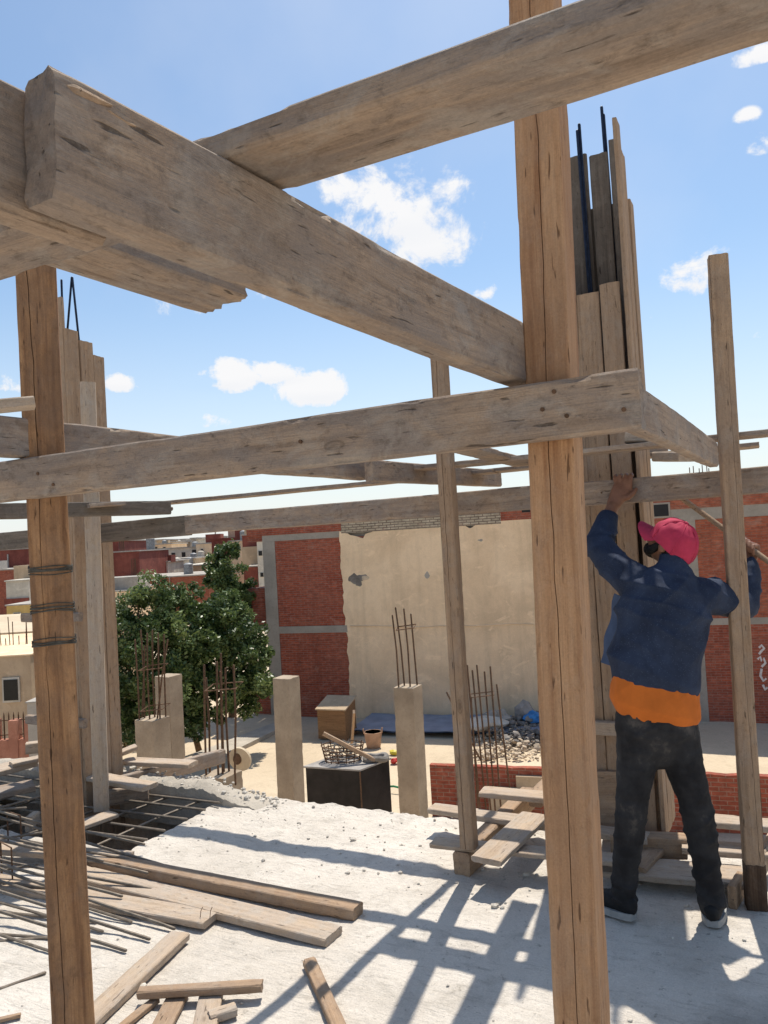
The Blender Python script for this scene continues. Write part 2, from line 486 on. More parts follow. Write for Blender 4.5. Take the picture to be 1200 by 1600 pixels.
# ------------------------------------------------------------------ timbers
def timber(name, A, B, w, h, mat, up=Z, chip=0.5, checks=(), parent=None, bow=0.0, seed=None, tag_=None, lump=1.0, rag=0.0):
    """sawn timber from A to B (centre line), w across, h along 'up'; checks = drying cracks
    (face, offset -1..1, half width, depth) cut as real grooves"""
    A, B = V(A), V(B)
    ax = (B - A); L = ax.length; ax.normalize()
    zz = (up - ax * up.dot(ax)).normalized()
    yy = zz.cross(ax).normalized()
    sd = random.uniform(0, 100) if seed is None else seed
    n = max(5, int(L / 0.022)); n = min(n, 110)
    ch = min(0.0045, min(w, h) * 0.12)
    prof = []   # (y, z, kind, payload)
    def side(face):
        # points along one face in order, in face coordinates -1..1
        pts = [(o, None) for o in ((-0.86, -0.5, -0.17, 0.17, 0.5, 0.86) if not rag else (-.88, -.74, -.6, -.46, -.32, -.18, 0, .18, .32, .46, .6, .74, .88))]
        for (f, off, hw, dep) in checks:
            if f == face:
                pts = [p for p in pts if abs(p[0] - off) > 0.09]
                pts += [(off - 1e-3 - hw, None), (off, (hw, dep)), (off + 1e-3 + hw, None)]
        return sorted(pts, key=lambda p: p[0])
    # faces: 0 = -y, 1 = +z, 2 = +y, 3 = -z   (going round)
    hw_, hh_ = w / 2, h / 2
    def emit(face):
        for o, ck in side(face):
            if face == 0: y, z, nn = -hw_, o * (hh_ - ch), (1, 0)
            elif face == 1: y, z, nn = o * (hw_ - ch), hh_, (0, -1)
            elif face == 2: y, z, nn = hw_, -o * (hh_ - ch), (-1, 0)
            else: y, z, nn = -o * (hw_ - ch), -hh_, (0, 1)
            prof.append((y, z, 'f', nn, ck, face))
    def corner(sy, sz, order):
        a = (sy * hw_, sz * (hh_ - ch)); b = (sy * (hw_ - ch), sz * hh_)
        for q in ((a, b) if order else (b, a)): prof.append((q[0], q[1], 'c', (sy, sz), None, -1))
    emit(0); corner(-1, 1, True); emit(1); corner(1, 1, False); emit(2); corner(1, -1, True); emit(3); corner(-1, -1, False)
    K = len(prof)
    vs = []
    for i in range(n + 1):
        t = i / n; x = L * t
        bz = bow * math.sin(math.pi * t)
        endf = min(1.0, min(x, L - x) / 0.03)
        for k, (y, z, kind, nn, ck, face) in enumerate(prof):
            q = V((x * 3.0 + sd, y * 14, z * 14 + sd))
            a = noise.noise(q) * 0.0018 * lump + noise.noise(q * 4.0) * 0.0011 * lump
            wob = noise.noise(V((x * 1.1 + sd * 2, sd, 0.3))) * 0.004 * lump
            wob2 = noise.noise(V((x * 1.3 + sd * 3, 7.7, sd))) * 0.004 * lump
            py, pz = y + wob, z + wob2 + bz
            ln = math.hypot(y, z)
            py += y / ln * a; pz += z / ln * a
            if kind == 'c' and chip:
                cn = noise.noise(V((x * 8.5 + nn[0] * 9.1 + sd, nn[1] * 5.3 + sd, 1.9))) + 0.6 * noise.noise(V((x * 27 + nn[0] * 3, nn[1] * 7.7, sd)))
                c = min(1.0, max(0.0, cn - 0.30) * 2.2) * 0.0075 * chip + 0.0006
                c *= min(1, min(w, h) / 0.045)
                py -= nn[0] * c; pz -= nn[1] * c
                e2 = (1 - endf) * 0.0016
                py -= nn[0] * e2; pz -= nn[1] * e2
            if ck:
                f = 0.5 + 0.9 * noise.noise(V((x * 1.2 + sd, 3.3, 0)))
                dep = ck[1] * max(0.05, min(1, f))
                py += nn[0] * dep; pz += nn[1] * dep
            if checks and kind == 'f':
                wv = 0.012 * noise.noise(V((x * 1.4 + sd, face * 3.1, 9.0))) + 0.003 * noise.noise(V((x * 12 + sd, face * 3.1, 9.0)))
                if face in (0, 2): pz += wv
                else: py += wv
            xx = x
            if i in (0, n): xx += noise.noise(V((y * 60, z * 60, sd))) * 0.004 * (1 if lump else 0)
            if rag and i >= n - 1: xx += rag * (noise.noise(V((y * 70, z * 25, sd))) + .7 * noise.noise(V((y * 210, z * 60, sd)))) * (1 if i == n else .3) - (rag * .4 if i == n - 1 else 0)
            vs.append((xx, py, pz))
    fs = []
    for i in range(n):
        for k in range(K):
            k2 = (k + 1) % K
            fs.append((i * K + k, i * K + k2, (i + 1) * K + k2, (i + 1) * K + k))
    c0 = len(vs); vs.append((0.0, 0, 0)); vs.append((L, 0, bow * 0))
    for k in range(K):
        k2 = (k + 1) % K
        fs.append((c0, k2, k)); fs.append((c0 + 1, n * K + k, n * K + k2))
    me = bpy.data.meshes.new(name)
    me.from_pydata(vs, [], fs)
    bm = bmesh.new(); bm.from_mesh(me); bmesh.ops.recalc_face_normals(bm, faces=bm.faces); bm.to_mesh(me); bm.free()
    me.materials.append(M[mat] if isinstance(mat, str) else mat)
    me.polygons.foreach_set('use_smooth', [True] * len(me.polygons))
    try: me.set_sharp_from_angle(angle=R(24))
    except Exception: pass
    o = bpy.data.objects.new(name, me)
    C.objects.link(o)
    mw = Matrix((ax, yy, zz)).transposed().to_4x4(); mw.translation = A
    if parent is not None:
        o.parent = parent
        o.matrix_local = Matrix.Translation(parent.location).inverted() @ mw if parent.rotation_euler.z == 0 else mw
    else:
        o.matrix_world = mw
    if tag_: tag(o, *tag_)
    return o


def ebeam(name, pA, pB, h, w, mat, label=None, cat='beam', group=None, back=None, **kw):
    """timber whose camera-facing bottom edge runs from pA to pB"""
    pA, pB = V(pA), V(pB)
    ax = (pB - pA).normalized()
    nrm = ax.cross(Z).normalized()
    mid = (pA + pB) / 2 - EYE; mid.z = 0
    if back is None:
        if nrm.dot(mid) < 0: nrm = -nrm
    else:
        if nrm.dot(back) < 0: nrm = -nrm
    up = nrm.cross(ax).normalized()
    if up.z < 0: up = -up
    off = nrm * (w / 2) + up * (h / 2)
    return timber(name, pA + off, pB + off, w, h, mat, up=up, tag_=(label, cat, group) if label else None, **kw)


def post(name, foot, top, a, b, yaw, mat, label=None, cat='post', group=None, **kw):
    """upright timber: centre line foot -> top, section a (across) x b (deep), yaw of its front face normal about z"""
    front = V((math.sin(yaw), -math.cos(yaw), 0))
    ax = (V(top) - V(foot)).normalized()
    return timber(name, foot, top, a, b, mat, up=front, tag_=(label, cat, group) if label else None, **kw)

# ------------------------------------------------------------------ light and sky
SUN_AZ, SUN_EL = R(18.6), R(66)
sun_dir = V((math.sin(SUN_AZ) * math.cos(SUN_EL), math.cos(SUN_AZ) * math.cos(SUN_EL), math.sin(SUN_EL)))
sd_ = bpy.data.lights.new('sun', 'SUN')
sd_.energy = 4.6
sd_.angle = R(0.5)
sd_.color = (1.0, 0.94, 0.84)
sun = bpy.data.objects.new('sun', sd_)
C.objects.link(sun)
sun.rotation_euler = sun_dir.to_track_quat('Z', 'Y').to_euler()
sun.location = (0, 0, 40)

world = bpy.data.worlds.new('World')
scene.world = world
world.use_nodes = True
wt = world.node_tree
for n_ in list(wt.nodes): wt.nodes.remove(n_)


def wn(kind, **kw):
    nd = wt.nodes.new(kind)
    for k, v in kw.items():
        if hasattr(nd, k): setattr(nd, k, v)
        else: nd.inputs[k].default_value = v
    return nd


def wmath(op, a, b=None, clamp=False):
    nd = wt.nodes.new('ShaderNodeMath'); nd.operation = op; nd.use_clamp = clamp
    for i, x in enumerate((a, b)):
        if x is None: continue
        if isinstance(x, (int, float)): nd.inputs[i].default_value = x
        else: wt.links.new(x, nd.inputs[i])
    return nd.outputs[0]


sky = wn('ShaderNodeTexSky', sky_type='NISHITA', sun_disc=False)
sky.sun_elevation = SUN_EL
sky.sun_rotation = SUN_AZ
sky.altitude = 0
sky.air_density = 1.0
sky.dust_density = 1.0
sky.ozone_density = 1.0
bg = wn('ShaderNodeBackground'); bg.inputs['Strength'].default_value = 0.125
tint = wn('ShaderNodeMix', data_type='RGBA', blend_type='MULTIPLY')
tint.inputs[0].default_value = 1.0; tint.inputs[7].default_value = (0.92, 1.02, 1.04, 1)
wt.links.new(sky.outputs[0], tint.inputs[6])
wt.links.new(tint.outputs[2], bg.inputs['Color'])
bgc = wn('ShaderNodeBackground'); bgc.inputs['Strength'].default_value = 1.0
tc = wn('ShaderNodeTexCoord')
gen = tc.outputs['Generated']
nz = wn('ShaderNodeTexNoise'); nz.inputs['Scale'].default_value = 12; nz.inputs['Detail'].default_value = 10; nz.inputs['Roughness'].default_value = 0.66
nz.inputs['Distortion'].default_value = 0.25
wt.links.new(gen, nz.inputs['Vector'])
nz2 = wn('ShaderNodeTexNoise'); nz2.inputs['Scale'].default_value = 6; nz2.inputs['Detail'].default_value = 4
wt.links.new(gen, nz2.inputs['Vector'])
# cumulus: centre (as seen along one bearing), angular half width, half height, strength
CLOUDS = [(600, 335, 0.12, 0.06, 1.0), (690, 375, 0.065, 0.065, 1.0), (705, 312, 0.055, 0.04, 0.85), (1092, 432, 0.05, 0.03, 0.95),
          (345, 592, 0.062, 0.026, 1.0), (425, 586, 0.05, 0.02, 0.85), (492, 610, 0.062, 0.03, 1.0), (185, 599, 0.026, 0.016, 0.75),
          (12, 600, 0.032, 0.018, 0.9), (330, 660, 0.035, 0.016, 0.7), (340, 480, 0.075, 0.022, 0.62), (415, 462, 0.03, 0.012, 0.6), (1187, 232, 0.022, 0.016, 0.7),
          (1190, 85, 0.03, 0.012, 0.6), (1168, 182, 0.014, 0.01, 0.35), (1010, 494, 0.02, 0.01, 0.4), (760, 456, 0.022, 0.014, 0.6), (558, 575, 0.014, 0.007, 0.5),
          (1195, 640, 0.03, 0.014, 0.5), (1188, 524, 0.02, 0.008, 0.4), (10, 716, 0.05, 0.012, 0.5)]
acc = None
shade = None
for (cx, cy, a, b, st) in CLOUDS:
    d = ray(cx, cy).normalized()
    rx = d.cross(Z).normalized(); uz = rx.cross(d).normalized()
    def dot(vec):
        nd = wt.nodes.new('ShaderNodeVectorMath'); nd.operation = 'DOT_PRODUCT'
        wt.links.new(gen, nd.inputs[0]); nd.inputs[1].default_value = tuple(vec)
        return nd.outputs['Value']
    x = wmath('DIVIDE', dot(rx), a); y = wmath('DIVIDE', dot(uz), b)
    front = wmath('GREATER_THAN', dot(d), 0.2)
    # flatter underside
    y2 = wmath('MULTIPLY', y, wmath('ADD', 1.0, wmath('MULTIPLY', wmath('LESS_THAN', y, 0.0), 0.45)))
    r2 = wmath('SQRT', wmath('ADD', wmath('MULTIPLY', x, x), wmath('MULTIPLY', y2, y2)))
    f = wmath('MULTIPLY', wmath('SUBTRACT', 1.15, r2, clamp=True), front)
    f = wmath('MULTIPLY', wmath('MINIMUM', wmath('MULTIPLY', f, 1.5), 1.0), st)
    acc = f if acc is None else wmath('MAXIMUM', acc, f)
    s_ = wmath('MULTIPLY', wmath('MULTIPLY', f, wmath('MULTIPLY', y, -0.5, clamp=True)), 1.0)
    shade = s_ if shade is None else wmath('MAXIMUM', shade, s_)
dens = wmath('ADD', wmath('MULTIPLY', acc, 0.66), wmath('MULTIPLY', wmath('SUBTRACT', nz.outputs['Fac'], 0.5), 3.1))
mr = wn('ShaderNodeMapRange'); mr.inputs['From Min'].default_value = 0.24; mr.inputs['From Max'].default_value = 0.68
mr.interpolation_type = 'SMOOTHSTEP'
wt.links.new(dens, mr.inputs['Value'])
has = wmath('MULTIPLY', acc, 6.0, clamp=True)
mask = wmath('MULTIPLY', mr.outputs[0], has)
# faint veil of thin cloud
veil = wn('ShaderNodeMapRange'); veil.inputs['From Min'].default_value = 0.42; veil.inputs['From Max'].default_value = 0.85
veil.inputs['To Max'].default_value = 0.16
wt.links.new(nz2.outputs['Fac'], veil.inputs['Value'])
mask = wmath('MAXIMUM', mask, veil.outputs[0])
sepz = wn('ShaderNodeSeparateXYZ'); wt.links.new(gen, sepz.inputs[0])
hz_ = wmath('SUBTRACT', 1.0, wmath('DIVIDE', wmath('ABSOLUTE', sepz.outputs[2]), 0.34), clamp=True)
mask = wmath('MAXIMUM', mask, wmath('MULTIPLY', wmath('POWER', hz_, 1.4), 0.8))
cc = wn('ShaderNodeMix', data_type='RGBA')
cc.inputs[6].default_value = (0.80, 0.80, 0.81, 1); cc.inputs[7].default_value = (0.58, 0.63, 0.71, 1)
wt.links.new(shade, cc.inputs[0])
wt.links.new(cc.outputs[2], bgc.inputs['Color'])
mx = wn('ShaderNodeMixShader')
wt.links.new(mask, mx.inputs[0]); wt.links.new(bg.outputs[0], mx.inputs[1]); wt.links.new(bgc.outputs[0], mx.inputs[2])
wo = wn('ShaderNodeOutputWorld')
wt.links.new(mx.outputs[0], wo.inputs['Surface'])

scene.view_settings.view_transform = 'Standard'
scene.view_settings.look = 'None'
scene.view_settings.exposure = 0.25
scene.view_settings.gamma = 1.0

# ------------------------------------------------------------------ ground and slab
mb = MB()
gx = [-3000, -400, -120, -60] + [-40 + 1.6 * i for i in range(51)] + [60, 120, 400, 3000]
gy = [-200, -40, -10] + [0 + 1.2 * i for i in range(40)] + [60, 90, 140, 300, 800, 4000]
vs = []
for y in gy:
    for x in gx:
        near = 1.0 if (abs(x) < 38 and 2 < y < 46) else 0.0
        vs.append((x, y, GZ + near * (0.12 * noise.noise(V((x * 0.25, y * 0.25, 2))) + 0.05 * noise.noise(V((x, y, 5))))))
nx = len(gx)
fs = [(j * nx + i, j * nx + i + 1, (j + 1) * nx + i + 1, (j + 1) * nx + i) for j in range(len(gy) - 1) for i in range(nx - 1)]
mb.add(vs, fs)
g_ = mb.build('ground', M['sand'], smooth=True)
tag(g_, kind='structure')

# the roof slab: local x = U, y = W
HU0, HU1, HW0, HW1 = -5.5, -3.33, 3.15, 3.93
def edges(lo, hi, step, fixed):
    a = [lo]
    stops = sorted([f for f in fixed if lo < f < hi] + [hi])
    for st in stops:
        k = max(1, round((st - a[-1]) / step)); s0 = a[-1]
        a += [s0 + (st - s0) * (i + 1) / k for i in range(k)]
    return a
us = edges(-9.0, -6.0, 0.2, ()) + edges(-6.0, 2.6, 0.026, (HU0, HU1))[1:] + edges(2.6, 7.0, 0.2, ())[1:]
ws = edges(-7.0, -0.4, 0.2, ()) + edges(-0.4, 4.15, 0.026, (HW0, HW1))[1:]
def slab_z(u, w):
    p = V((u, w, 0))
    z = 0.012 * noise.fractal(p * 1.1, 1.0, 2.0, 4) + 0.0042 * noise.noise(p * 9) + 0.003 * noise.noise(p * 17) + 0.0022 * noise.noise(p * 31)
    rough = max(0.0, min(1, (w - 3.0) / 0.7)) * max(0.0, min(1, (0.2 - u) / 1.2))
    z += rough * (0.014 * noise.noise(p * 7.3) + 0.010 * abs(noise.noise(p * 17.0)) + 0.006 * noise.noise(p * 37))
    z += 0.006 * abs(noise.noise(V((u * 2, w * 9, 4)))) * max(0, noise.noise(p * 0.8))
    return z
nu, nw = len(us), len(ws)
vs, fs = [], []
for j, w in enumerate(ws):
    for i, u in enumerate(us):
        uu, ww = u, w
        if j == nw - 1: ww += 0.045 * noise.noise(V((u * 2.3, 1, 1))) + 0.025 * noise.noise(V((u * 9, 2, 1))) + 0.012 * noise.noise(V((u * 31, 2, 1)))
        if abs(u - HU1) < 1e-4 and HW0 - 0.01 < w < HW1 + .01: uu += 0.035 * noise.noise(V((w * 5, 4, 1))) + 0.015 * noise.noise(V((w * 21, 4, 1)))
        if abs(w - HW0) < 1e-4 and u < HU1 + 0.01: ww += 0.03 * noise.noise(V((u * 4, 8, 1))) + 0.012 * noise.noise(V((u * 19, 8, 1)))
        vs.append((uu, ww, slab_z(u, w)))
def inhole(i, j):
    uc = (us[i] + us[i + 1]) / 2; wc = (ws[j] + ws[j + 1]) / 2
    return HU0 < uc < HU1 and HW0 < wc < HW1
for j in range(nw - 1):
    for i in range(nu - 1):
        if not inhole(i, j): fs.append((j * nu + i, j * nu + i + 1, (j + 1) * nu + i + 1, (j + 1) * nu + i))
from collections import Counter
ec = Counter()
for f in fs:
    for a, b in zip(f, f[1:] + f[:1]): ec[(min(a, b), max(a, b))] += 1
low = {}
def lowv(i):
    if i not in low:
        x, y, z = vs[i]
        inn = HU0 - .1 < x < HU1 + .1 and HW0 - .1 < y < HW1 + .1
        low[i] = len(vs)
        vs.append((x, y, -0.17 if inn else GZ - 0.1))
    return low[i]
for f in list(fs):
    for a, b in zip(f, f[1:] + f[:1]):
        if ec[(min(a, b), max(a, b))] == 1: fs.append((a, b, lowv(b), lowv(a)))
mb = MB().add(vs, fs)
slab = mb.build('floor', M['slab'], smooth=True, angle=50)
slab.rotation_euler.z = -ANG
tag(slab, kind='structure')

# crumbs of concrete lying on the slab
mb = MB()
for k in range(700):
    if k < 420: u, w = random.uniform(-4.4, 0.6), random.uniform(3.2, 4.18)
    else: u, w = random.uniform(-4.2, 1.8), random.uniform(0.2, 4.1)
    if HU0 < u < HU1 + 0.04 and HW0 - .04 < w < HW1 + 0.02: continue
    s = random.choice([0.003, 0.004, 0.004, 0.005, 0.006, 0.008, 0.010]) * random.uniform(0.7, 1.3)
    if random.random() < 0.008: s = random.uniform(0.014, 0.022)
    p = UW(u, w, slab_z(u, w) + s * 0.35)
    mb.blob(p, (s, s * random.uniform(0.6, 1), s * random.uniform(0.5, 0.8)), 1, 0.5, k)
for k in range(420):
    u = random.uniform(-5.2, -2.9); w = random.uniform(3.95, 4.14)
    s = random.uniform(.006, .02)
    hgt = 0.095 * min(1, max(0, (-3.0 - u) / .45))
    mb.blob(UW(u, w, hgt + random.uniform(-.01, .012)), (s, s * random.uniform(.6, 1), s * random.uniform(.5, .9)), 1, .6, k)
tag(mb.build('gravel', M['stone']), 'small crumbs of concrete scattered over the white slab', 'gravel', kind='stuff')

# ------------------------------------------------------------------ the timber frame
def up_line(c1, c2, d, z0, z1):
    a, b = P(c1[0], c1[1], d), P(c2[0], c2[1], d)
    t = lambda z: a + (b - a) * ((z - a.z) / (b.z - a.z))
    return t(z0), t(z1)

YF = R(-27)
f_, t_ = up_line((905, 1500), (848, 250), 1.62, 0.0, 3.1)
T1 = post('timber_post', f_, t_, 0.096, 0.096, YF, 'wood_pine', 'thick orange pine post with a long crack, right of centre in front of the worker', 'post', 'timber posts',
     checks=((1, -0.05, 0.022, 0.02),), chip=0.5)
f_, t_ = up_line((110, 1500), (58, 450), 2.32, 0.0, 2.55)
T0 = post('timber_post', f_, t_, 0.113, 0.1, R(22), 'wood_old', 'thick brown timber post with three dark wire bands at the left', 'post', 'timber posts',
     checks=((1, 0.42, 0.02, 0.016),), chip=0.9)
f_, t_ = up_line((733, 1318), (689, 600), 3.78, 0.135, 2.8)
post('timber_post', f_, t_, 0.072, 0.072, YF, 'wood_tan', 'slim cracked timber post in the middle in front of the cream wall', 'post', 'timber posts',
     checks=((1, 0.15, 0.05, 0.016),), chip=0.9)
f_, t_ = up_line((1180, 1400), (1127, 500), 3.3, 0.01, 2.79)
T3 = post('timber_post', f_, t_, 0.078, 0.07, YF + R(12), 'wood_tan', 'slim timber post at the right beside the worker, its foot stained dark', 'post', 'timber posts',
     checks=((1, -0.3, 0.02, 0.006),), chip=0.7)
f_, t_ = up_line((159, 1250), (138, 620), 4.9, 0.05, 2.76)
post('timber_post', f_, t_, 0.092, 0.08, R(18), 'wood_board', 'pale timber post standing at the rebar hole behind the banded post', 'post', 'timber posts', chip=0.7)

bpy.context.view_layer.update()
fd_ = (t_ - f_).normalized() if False else None
_m = T3.matrix_world
sf_ = timber('stained_foot', _m @ V((-0.002, 0, 0)), _m @ V((0.185, 0, 0)), 0.0825, 0.0745, 'wood_damp', up=(_m.to_3x3() @ V((0, 0, 1))), chip=1.0, lump=.8)
sf_.parent = T3; sf_.matrix_parent_inverse = T3.matrix_world.inverted()
# wire bands round the left post, children of it
for zpx in (890, 951, 1004):
    p = P(82 + (zpx - 1000) * 0.05, zpx, 2.262)
    t_l = (p.z - T0.location.z)
    mbw = MB()
    for k in range(5):
        dz = (k - 2) * 0.0045 + random.uniform(-.003, .003)
        a, b = 0.0595, 0.053
        loop = []
        cs = [(-a, -b), (a, -b), (a, b), (-a, b), (-a, -b)]
        for q in range(4):
            for s in range(5):
                tt = s / 5
                y = cs[q][0] + (cs[q + 1][0] - cs[q][0]) * tt; z = cs[q][1] + (cs[q + 1][1] - cs[q][1]) * tt
                loop.append((t_l + dz + 0.014 * noise.noise(V((q + tt, k, zpx))), y, z))
        loop.append(loop[0])
        mbw.tube(loop, random.uniform(.0014, .0026), 5)
    w_ = mbw.build('tie_wire', M['wire'])
    w_.parent = T0

# beams (camera-facing bottom edge -> size)
Am = ebeam('timber_beam', P(85, 308, 0.72), P(824, 598, 1.60) + (P(824, 598, 1.60) - P(85, 308, 0.72)).normalized() * 0.11, 0.132, 0.052, 'wood_grey',
      'big weathered beam overhead, its sawn end close to us at top left, running to the right post', group='timber beams', chip=0.9)
pA = P(85, 308, 0.72); pB = P(818, 596, 1.66); dA = (pB - pA).normalized()
nA = dA.cross(Z).normalized(); nA = -nA if nA.x > 0 else nA
e0 = pA + nA * 0.055
ebeam('timber_beam', e0 - dA * 0.5, e0 + dA * 0.10, 0.132, 0.042, 'wood_grey', 'weathered beam lapped behind the sawn end of the big overhead beam, cut off by the left edge', group='timber beams', back=nA, chip=0.8)
zD = 0.47
def uwpx(px, w, z):          # point on the line w = const above pixel column px
    k = (px - 600) / 1200.0
    y = w / (0.454 * k + 0.891)
    return V((k * y, y, EYE.z + z))
ebeam('timber_beam', uwpx(-260, 0.735, zD), uwpx(1500, 0.735, zD), 0.036, 0.122, 'wood_grey', 'flat plank laid across the top right overhead, underside in view', group='timber beams', chip=0.8, back=W)
# board on top of it, end ragged
hA = P(312, 491, 1.61)
ebeam('timber_board', hA - dA * 1.15, hA, 0.036, 0.14, 'wood_grey', 'short overhead board with a ragged broken end against the sky at upper left', 'board', 'loose boards overhead', back=V((1, 0, 0)), chip=0.7, rag=0.014)
# B
Bm = ebeam('timber_beam', P(-150, 801, 2.5), P(1003, 668, 1.447), 0.118, 0.048, 'wood_grey', 'long weathered beam nailed across the front of both thick posts', group='timber beams', chip=0.6)
# C1 and C2
c1a, c1b = P(0, 712, 2.18), P(572, 750, 3.84)
dC = (c1b - c1a).normalized()
ebeam('timber_beam', c1a - dC * 0.5, c1b, 0.117, 0.044, 'wood_grey', 'beam on the side of the banded left post running away behind the long front beam', group='timber beams', chip=0.6)
c2a, c2b = P(583, 753, 3.62), P(785, 760, 4.95)
ebeam('timber_beam', c2a, c2b, 0.105, 0.044, 'wood_grey', 'beam lapped in front of the middle post at mid height', group='timber beams', chip=0.6)
# I
ebeam('timber_beam', uwpx(288, 3.75, 0.10), uwpx(872, 3.75, 0.105), 0.118, 0.046, 'wood_grey', 'pale long beam in front of the brick building, left of the right thick post', group='timber beams', chip=0.5)
Im = ebeam('timber_beam', uwpx(856, 3.752, 0.103), uwpx(1420, 3.752, 0.105), 0.118, 0.046, 'wood_grey', 'beam the worker holds with his left hand', group='timber beams', chip=0.5)
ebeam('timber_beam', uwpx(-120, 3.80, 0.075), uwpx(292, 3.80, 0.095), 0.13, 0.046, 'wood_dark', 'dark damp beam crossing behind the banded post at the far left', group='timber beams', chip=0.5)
# J
j0, j1 = P(0, 811, 4.2), P(268, 804, 4.95)
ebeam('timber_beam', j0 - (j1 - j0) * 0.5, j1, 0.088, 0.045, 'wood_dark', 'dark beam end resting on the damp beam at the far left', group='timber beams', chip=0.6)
# M
Mm = ebeam('timber_beam', P(985, 664, 1.68), P(1123, 729, 3.24), 0.11, 0.042, 'wood_grey', 'beam running back from the front beam end to the slim right post', group='timber beams', chip=0.7)
ax_b = (P(1003, 668, 1.447) - P(-150, 801, 2.5)).normalized()
nb_n = ax_b.cross(Z).normalized()
if nb_n.y > 0: nb_n = -nb_n
def on_face(px, py, p0, nr):
    r = ray(px, py); t = nr.dot(p0 - EYE) / nr.dot(r); return EYE + r * t
p0b = P(1003, 668, 1.447)
nrA = -nA
bpy.context.view_layer.update()
for (x0, y0, x1, y1, wd) in ((92, 130, 168, 168, .0055), (150, 165, 205, 200, .004), (305, 268, 345, 292, .0035), (420, 402, 452, 420, .003)):
    a_, b_ = on_face(x0, y0, pA, nrA), on_face(x1, y1, pA, nrA)
    sp = MB().tube([a_ - nrA * .002, a_.lerp(b_, .3) + nrA * .001, a_.lerp(b_, .75) + nrA * .002, b_ + nrA * .006], [wd * .5, wd, wd * .8, wd * .25], 6).build('splinter', M['wood_tan'])
    sp.parent = Am; sp.matrix_parent_inverse = Am.matrix_world.inverted()
nails(Bm, [on_face(x, y, p0b, nb_n) + nb_n * .001 for x, y in ((866, 612), (886, 650), (848, 640), (60, 740), (84, 757), (470, 690), (975, 640))], nb_n)
p0i = uwpx(900, 3.752, 0.105)
nails(Im, [on_face(x, y, p0i, -W) - W * .001 for x, y in ((1150, 748), (1158, 760), (940, 770))], -W)
# planks N, N2, K
ebeam('timber_board', uwpx(640, 3.60, 0.345), uwpx(1300, 3.64, 0.345), 0.024, 0.14, 'wood_grey', 'thin plank crossing the formwork at head height and reaching the right edge', 'board', 'loose boards overhead', back=W)
ebeam('timber_board', uwpx(758, 4.36, 0.36), uwpx(1193, 4.40, 0.365), 0.024, 0.15, 'wood_grey', 'thin plank behind the formwork, its end left in the air at right', 'board', 'loose boards overhead', back=W)
ebeam('timber_board', uwpx(222, 4.30, 0.35), uwpx(772, 4.31, 0.352), 0.024, 0.14, 'wood_grey', 'thin long plank in the sky gap left of the middle post, passing behind it', 'board', 'loose boards overhead', back=W)
ebeam('timber_board', P(208, 800, 4.9), P(270, 797, 4.98), 0.022, 0.11, 'wood_grey', 'small board end on top of the dark beam at left', 'board', 'loose boards overhead')
ebeam('timber_board', P(140, 793, 4.5), P(197, 789, 4.62), 0.022, 0.11, 'wood_grey', 'small board scrap just right of the pale post', 'board', 'loose boards overhead')
ebeam('timber_board', P(-60, 648, 1.9), P(56, 636, 1.98), 0.03, 0.06, 'wood_board', 'short batten poking in from the left edge in front of the banded post', 'board', 'loose boards overhead')
ebeam('timber_board', P(742, 702, 3.15), P(838, 727, 4.3), 0.026, 0.12, 'wood_grey', 'plank running back under the front beam, between middle post and right thick post', 'board', 'loose boards overhead')
ebeam('timber_board', P(976, 692, 3.55), P(1022, 691, 3.5), 0.05, 0.1, 'wood_board', 'pale block of wood nailed high on the formwork', 'board', 'loose boards overhead', lump=1.6)
ebeam('timber_board', P(1018, 722, 3.9), P(1060, 722, 3.75), 0.05, 0.14, 'wood_board', 'flat wood block sticking out right of the formwork', 'board', 'loose boards overhead')
ebeam('timber_board', P(1005, 712, 4.25), P(1045, 705, 4.3), 0.05, 0.12, 'wood_grey', 'grey wood block behind the pale block at the formwork', 'board', 'loose boards overhead')

# ------------------------------------------------------------------ formwork column at the right
FQ = UW(-0.61, 4.05, 0)
q = empty('formwork_column', UW(-0.94, 4.25, 0))
tag(q, 'tall plank formwork box behind the right thick post, its planks rising to uneven heights', 'formwork', 'plank formwork for columns')
def plank(par, u0, u1, w0, w1, z0, z1, mat='wood_tan', **kw):
    c = UW((u0 + u1) / 2, (w0 + w1) / 2)
    du, dw = abs(u1 - u0), abs(w1 - w0)
    lean = V((random.uniform(-.006, .006), random.uniform(-.006, .006), 0))
    a = V((c.x, c.y, z0)); b = V((c.x, c.y, z1)) + lean
    return timber('plank', a, b, du, dw, mat, up=-W, parent=par, chip=0.5, **kw)
# near face
near_tops = [(-1.125, -1.00, 3.0), (-0.995, -0.865, 2.9), (-0.862, -0.745, 2.87), (-0.735, -0.635, 2.90)]
for a, b, zt in near_tops: plank(q, a, b, 4.05, 4.074, 0.08, zt, 'wood_tan')
for (a, b, zt) in ((4.03, 4.14, 3.74), (4.15, 4.26, 3.62), (4.27, 4.38, 3.4)):
    plank(q, -0.612, -0.59, a, b, 0.08, zt, 'wood_tan')
for (a, b, zt) in ((4.08, 4.2, 3.3), (4.21, 4.36, 3.2)): plank(q, -1.15, -1.127, a, b, 0.08, zt, 'wood_tan')
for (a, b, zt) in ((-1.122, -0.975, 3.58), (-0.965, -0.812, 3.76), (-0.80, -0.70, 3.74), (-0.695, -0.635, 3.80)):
    plank(q, a, b, 4.38, 4.404, 0.08, zt, 'wood_dark')  # far planks: shade inside the box put into a darker wood colour
plank(q, -0.95, -0.66, 4.41, 4.432, 0.08, 3.45, 'wood_dark')
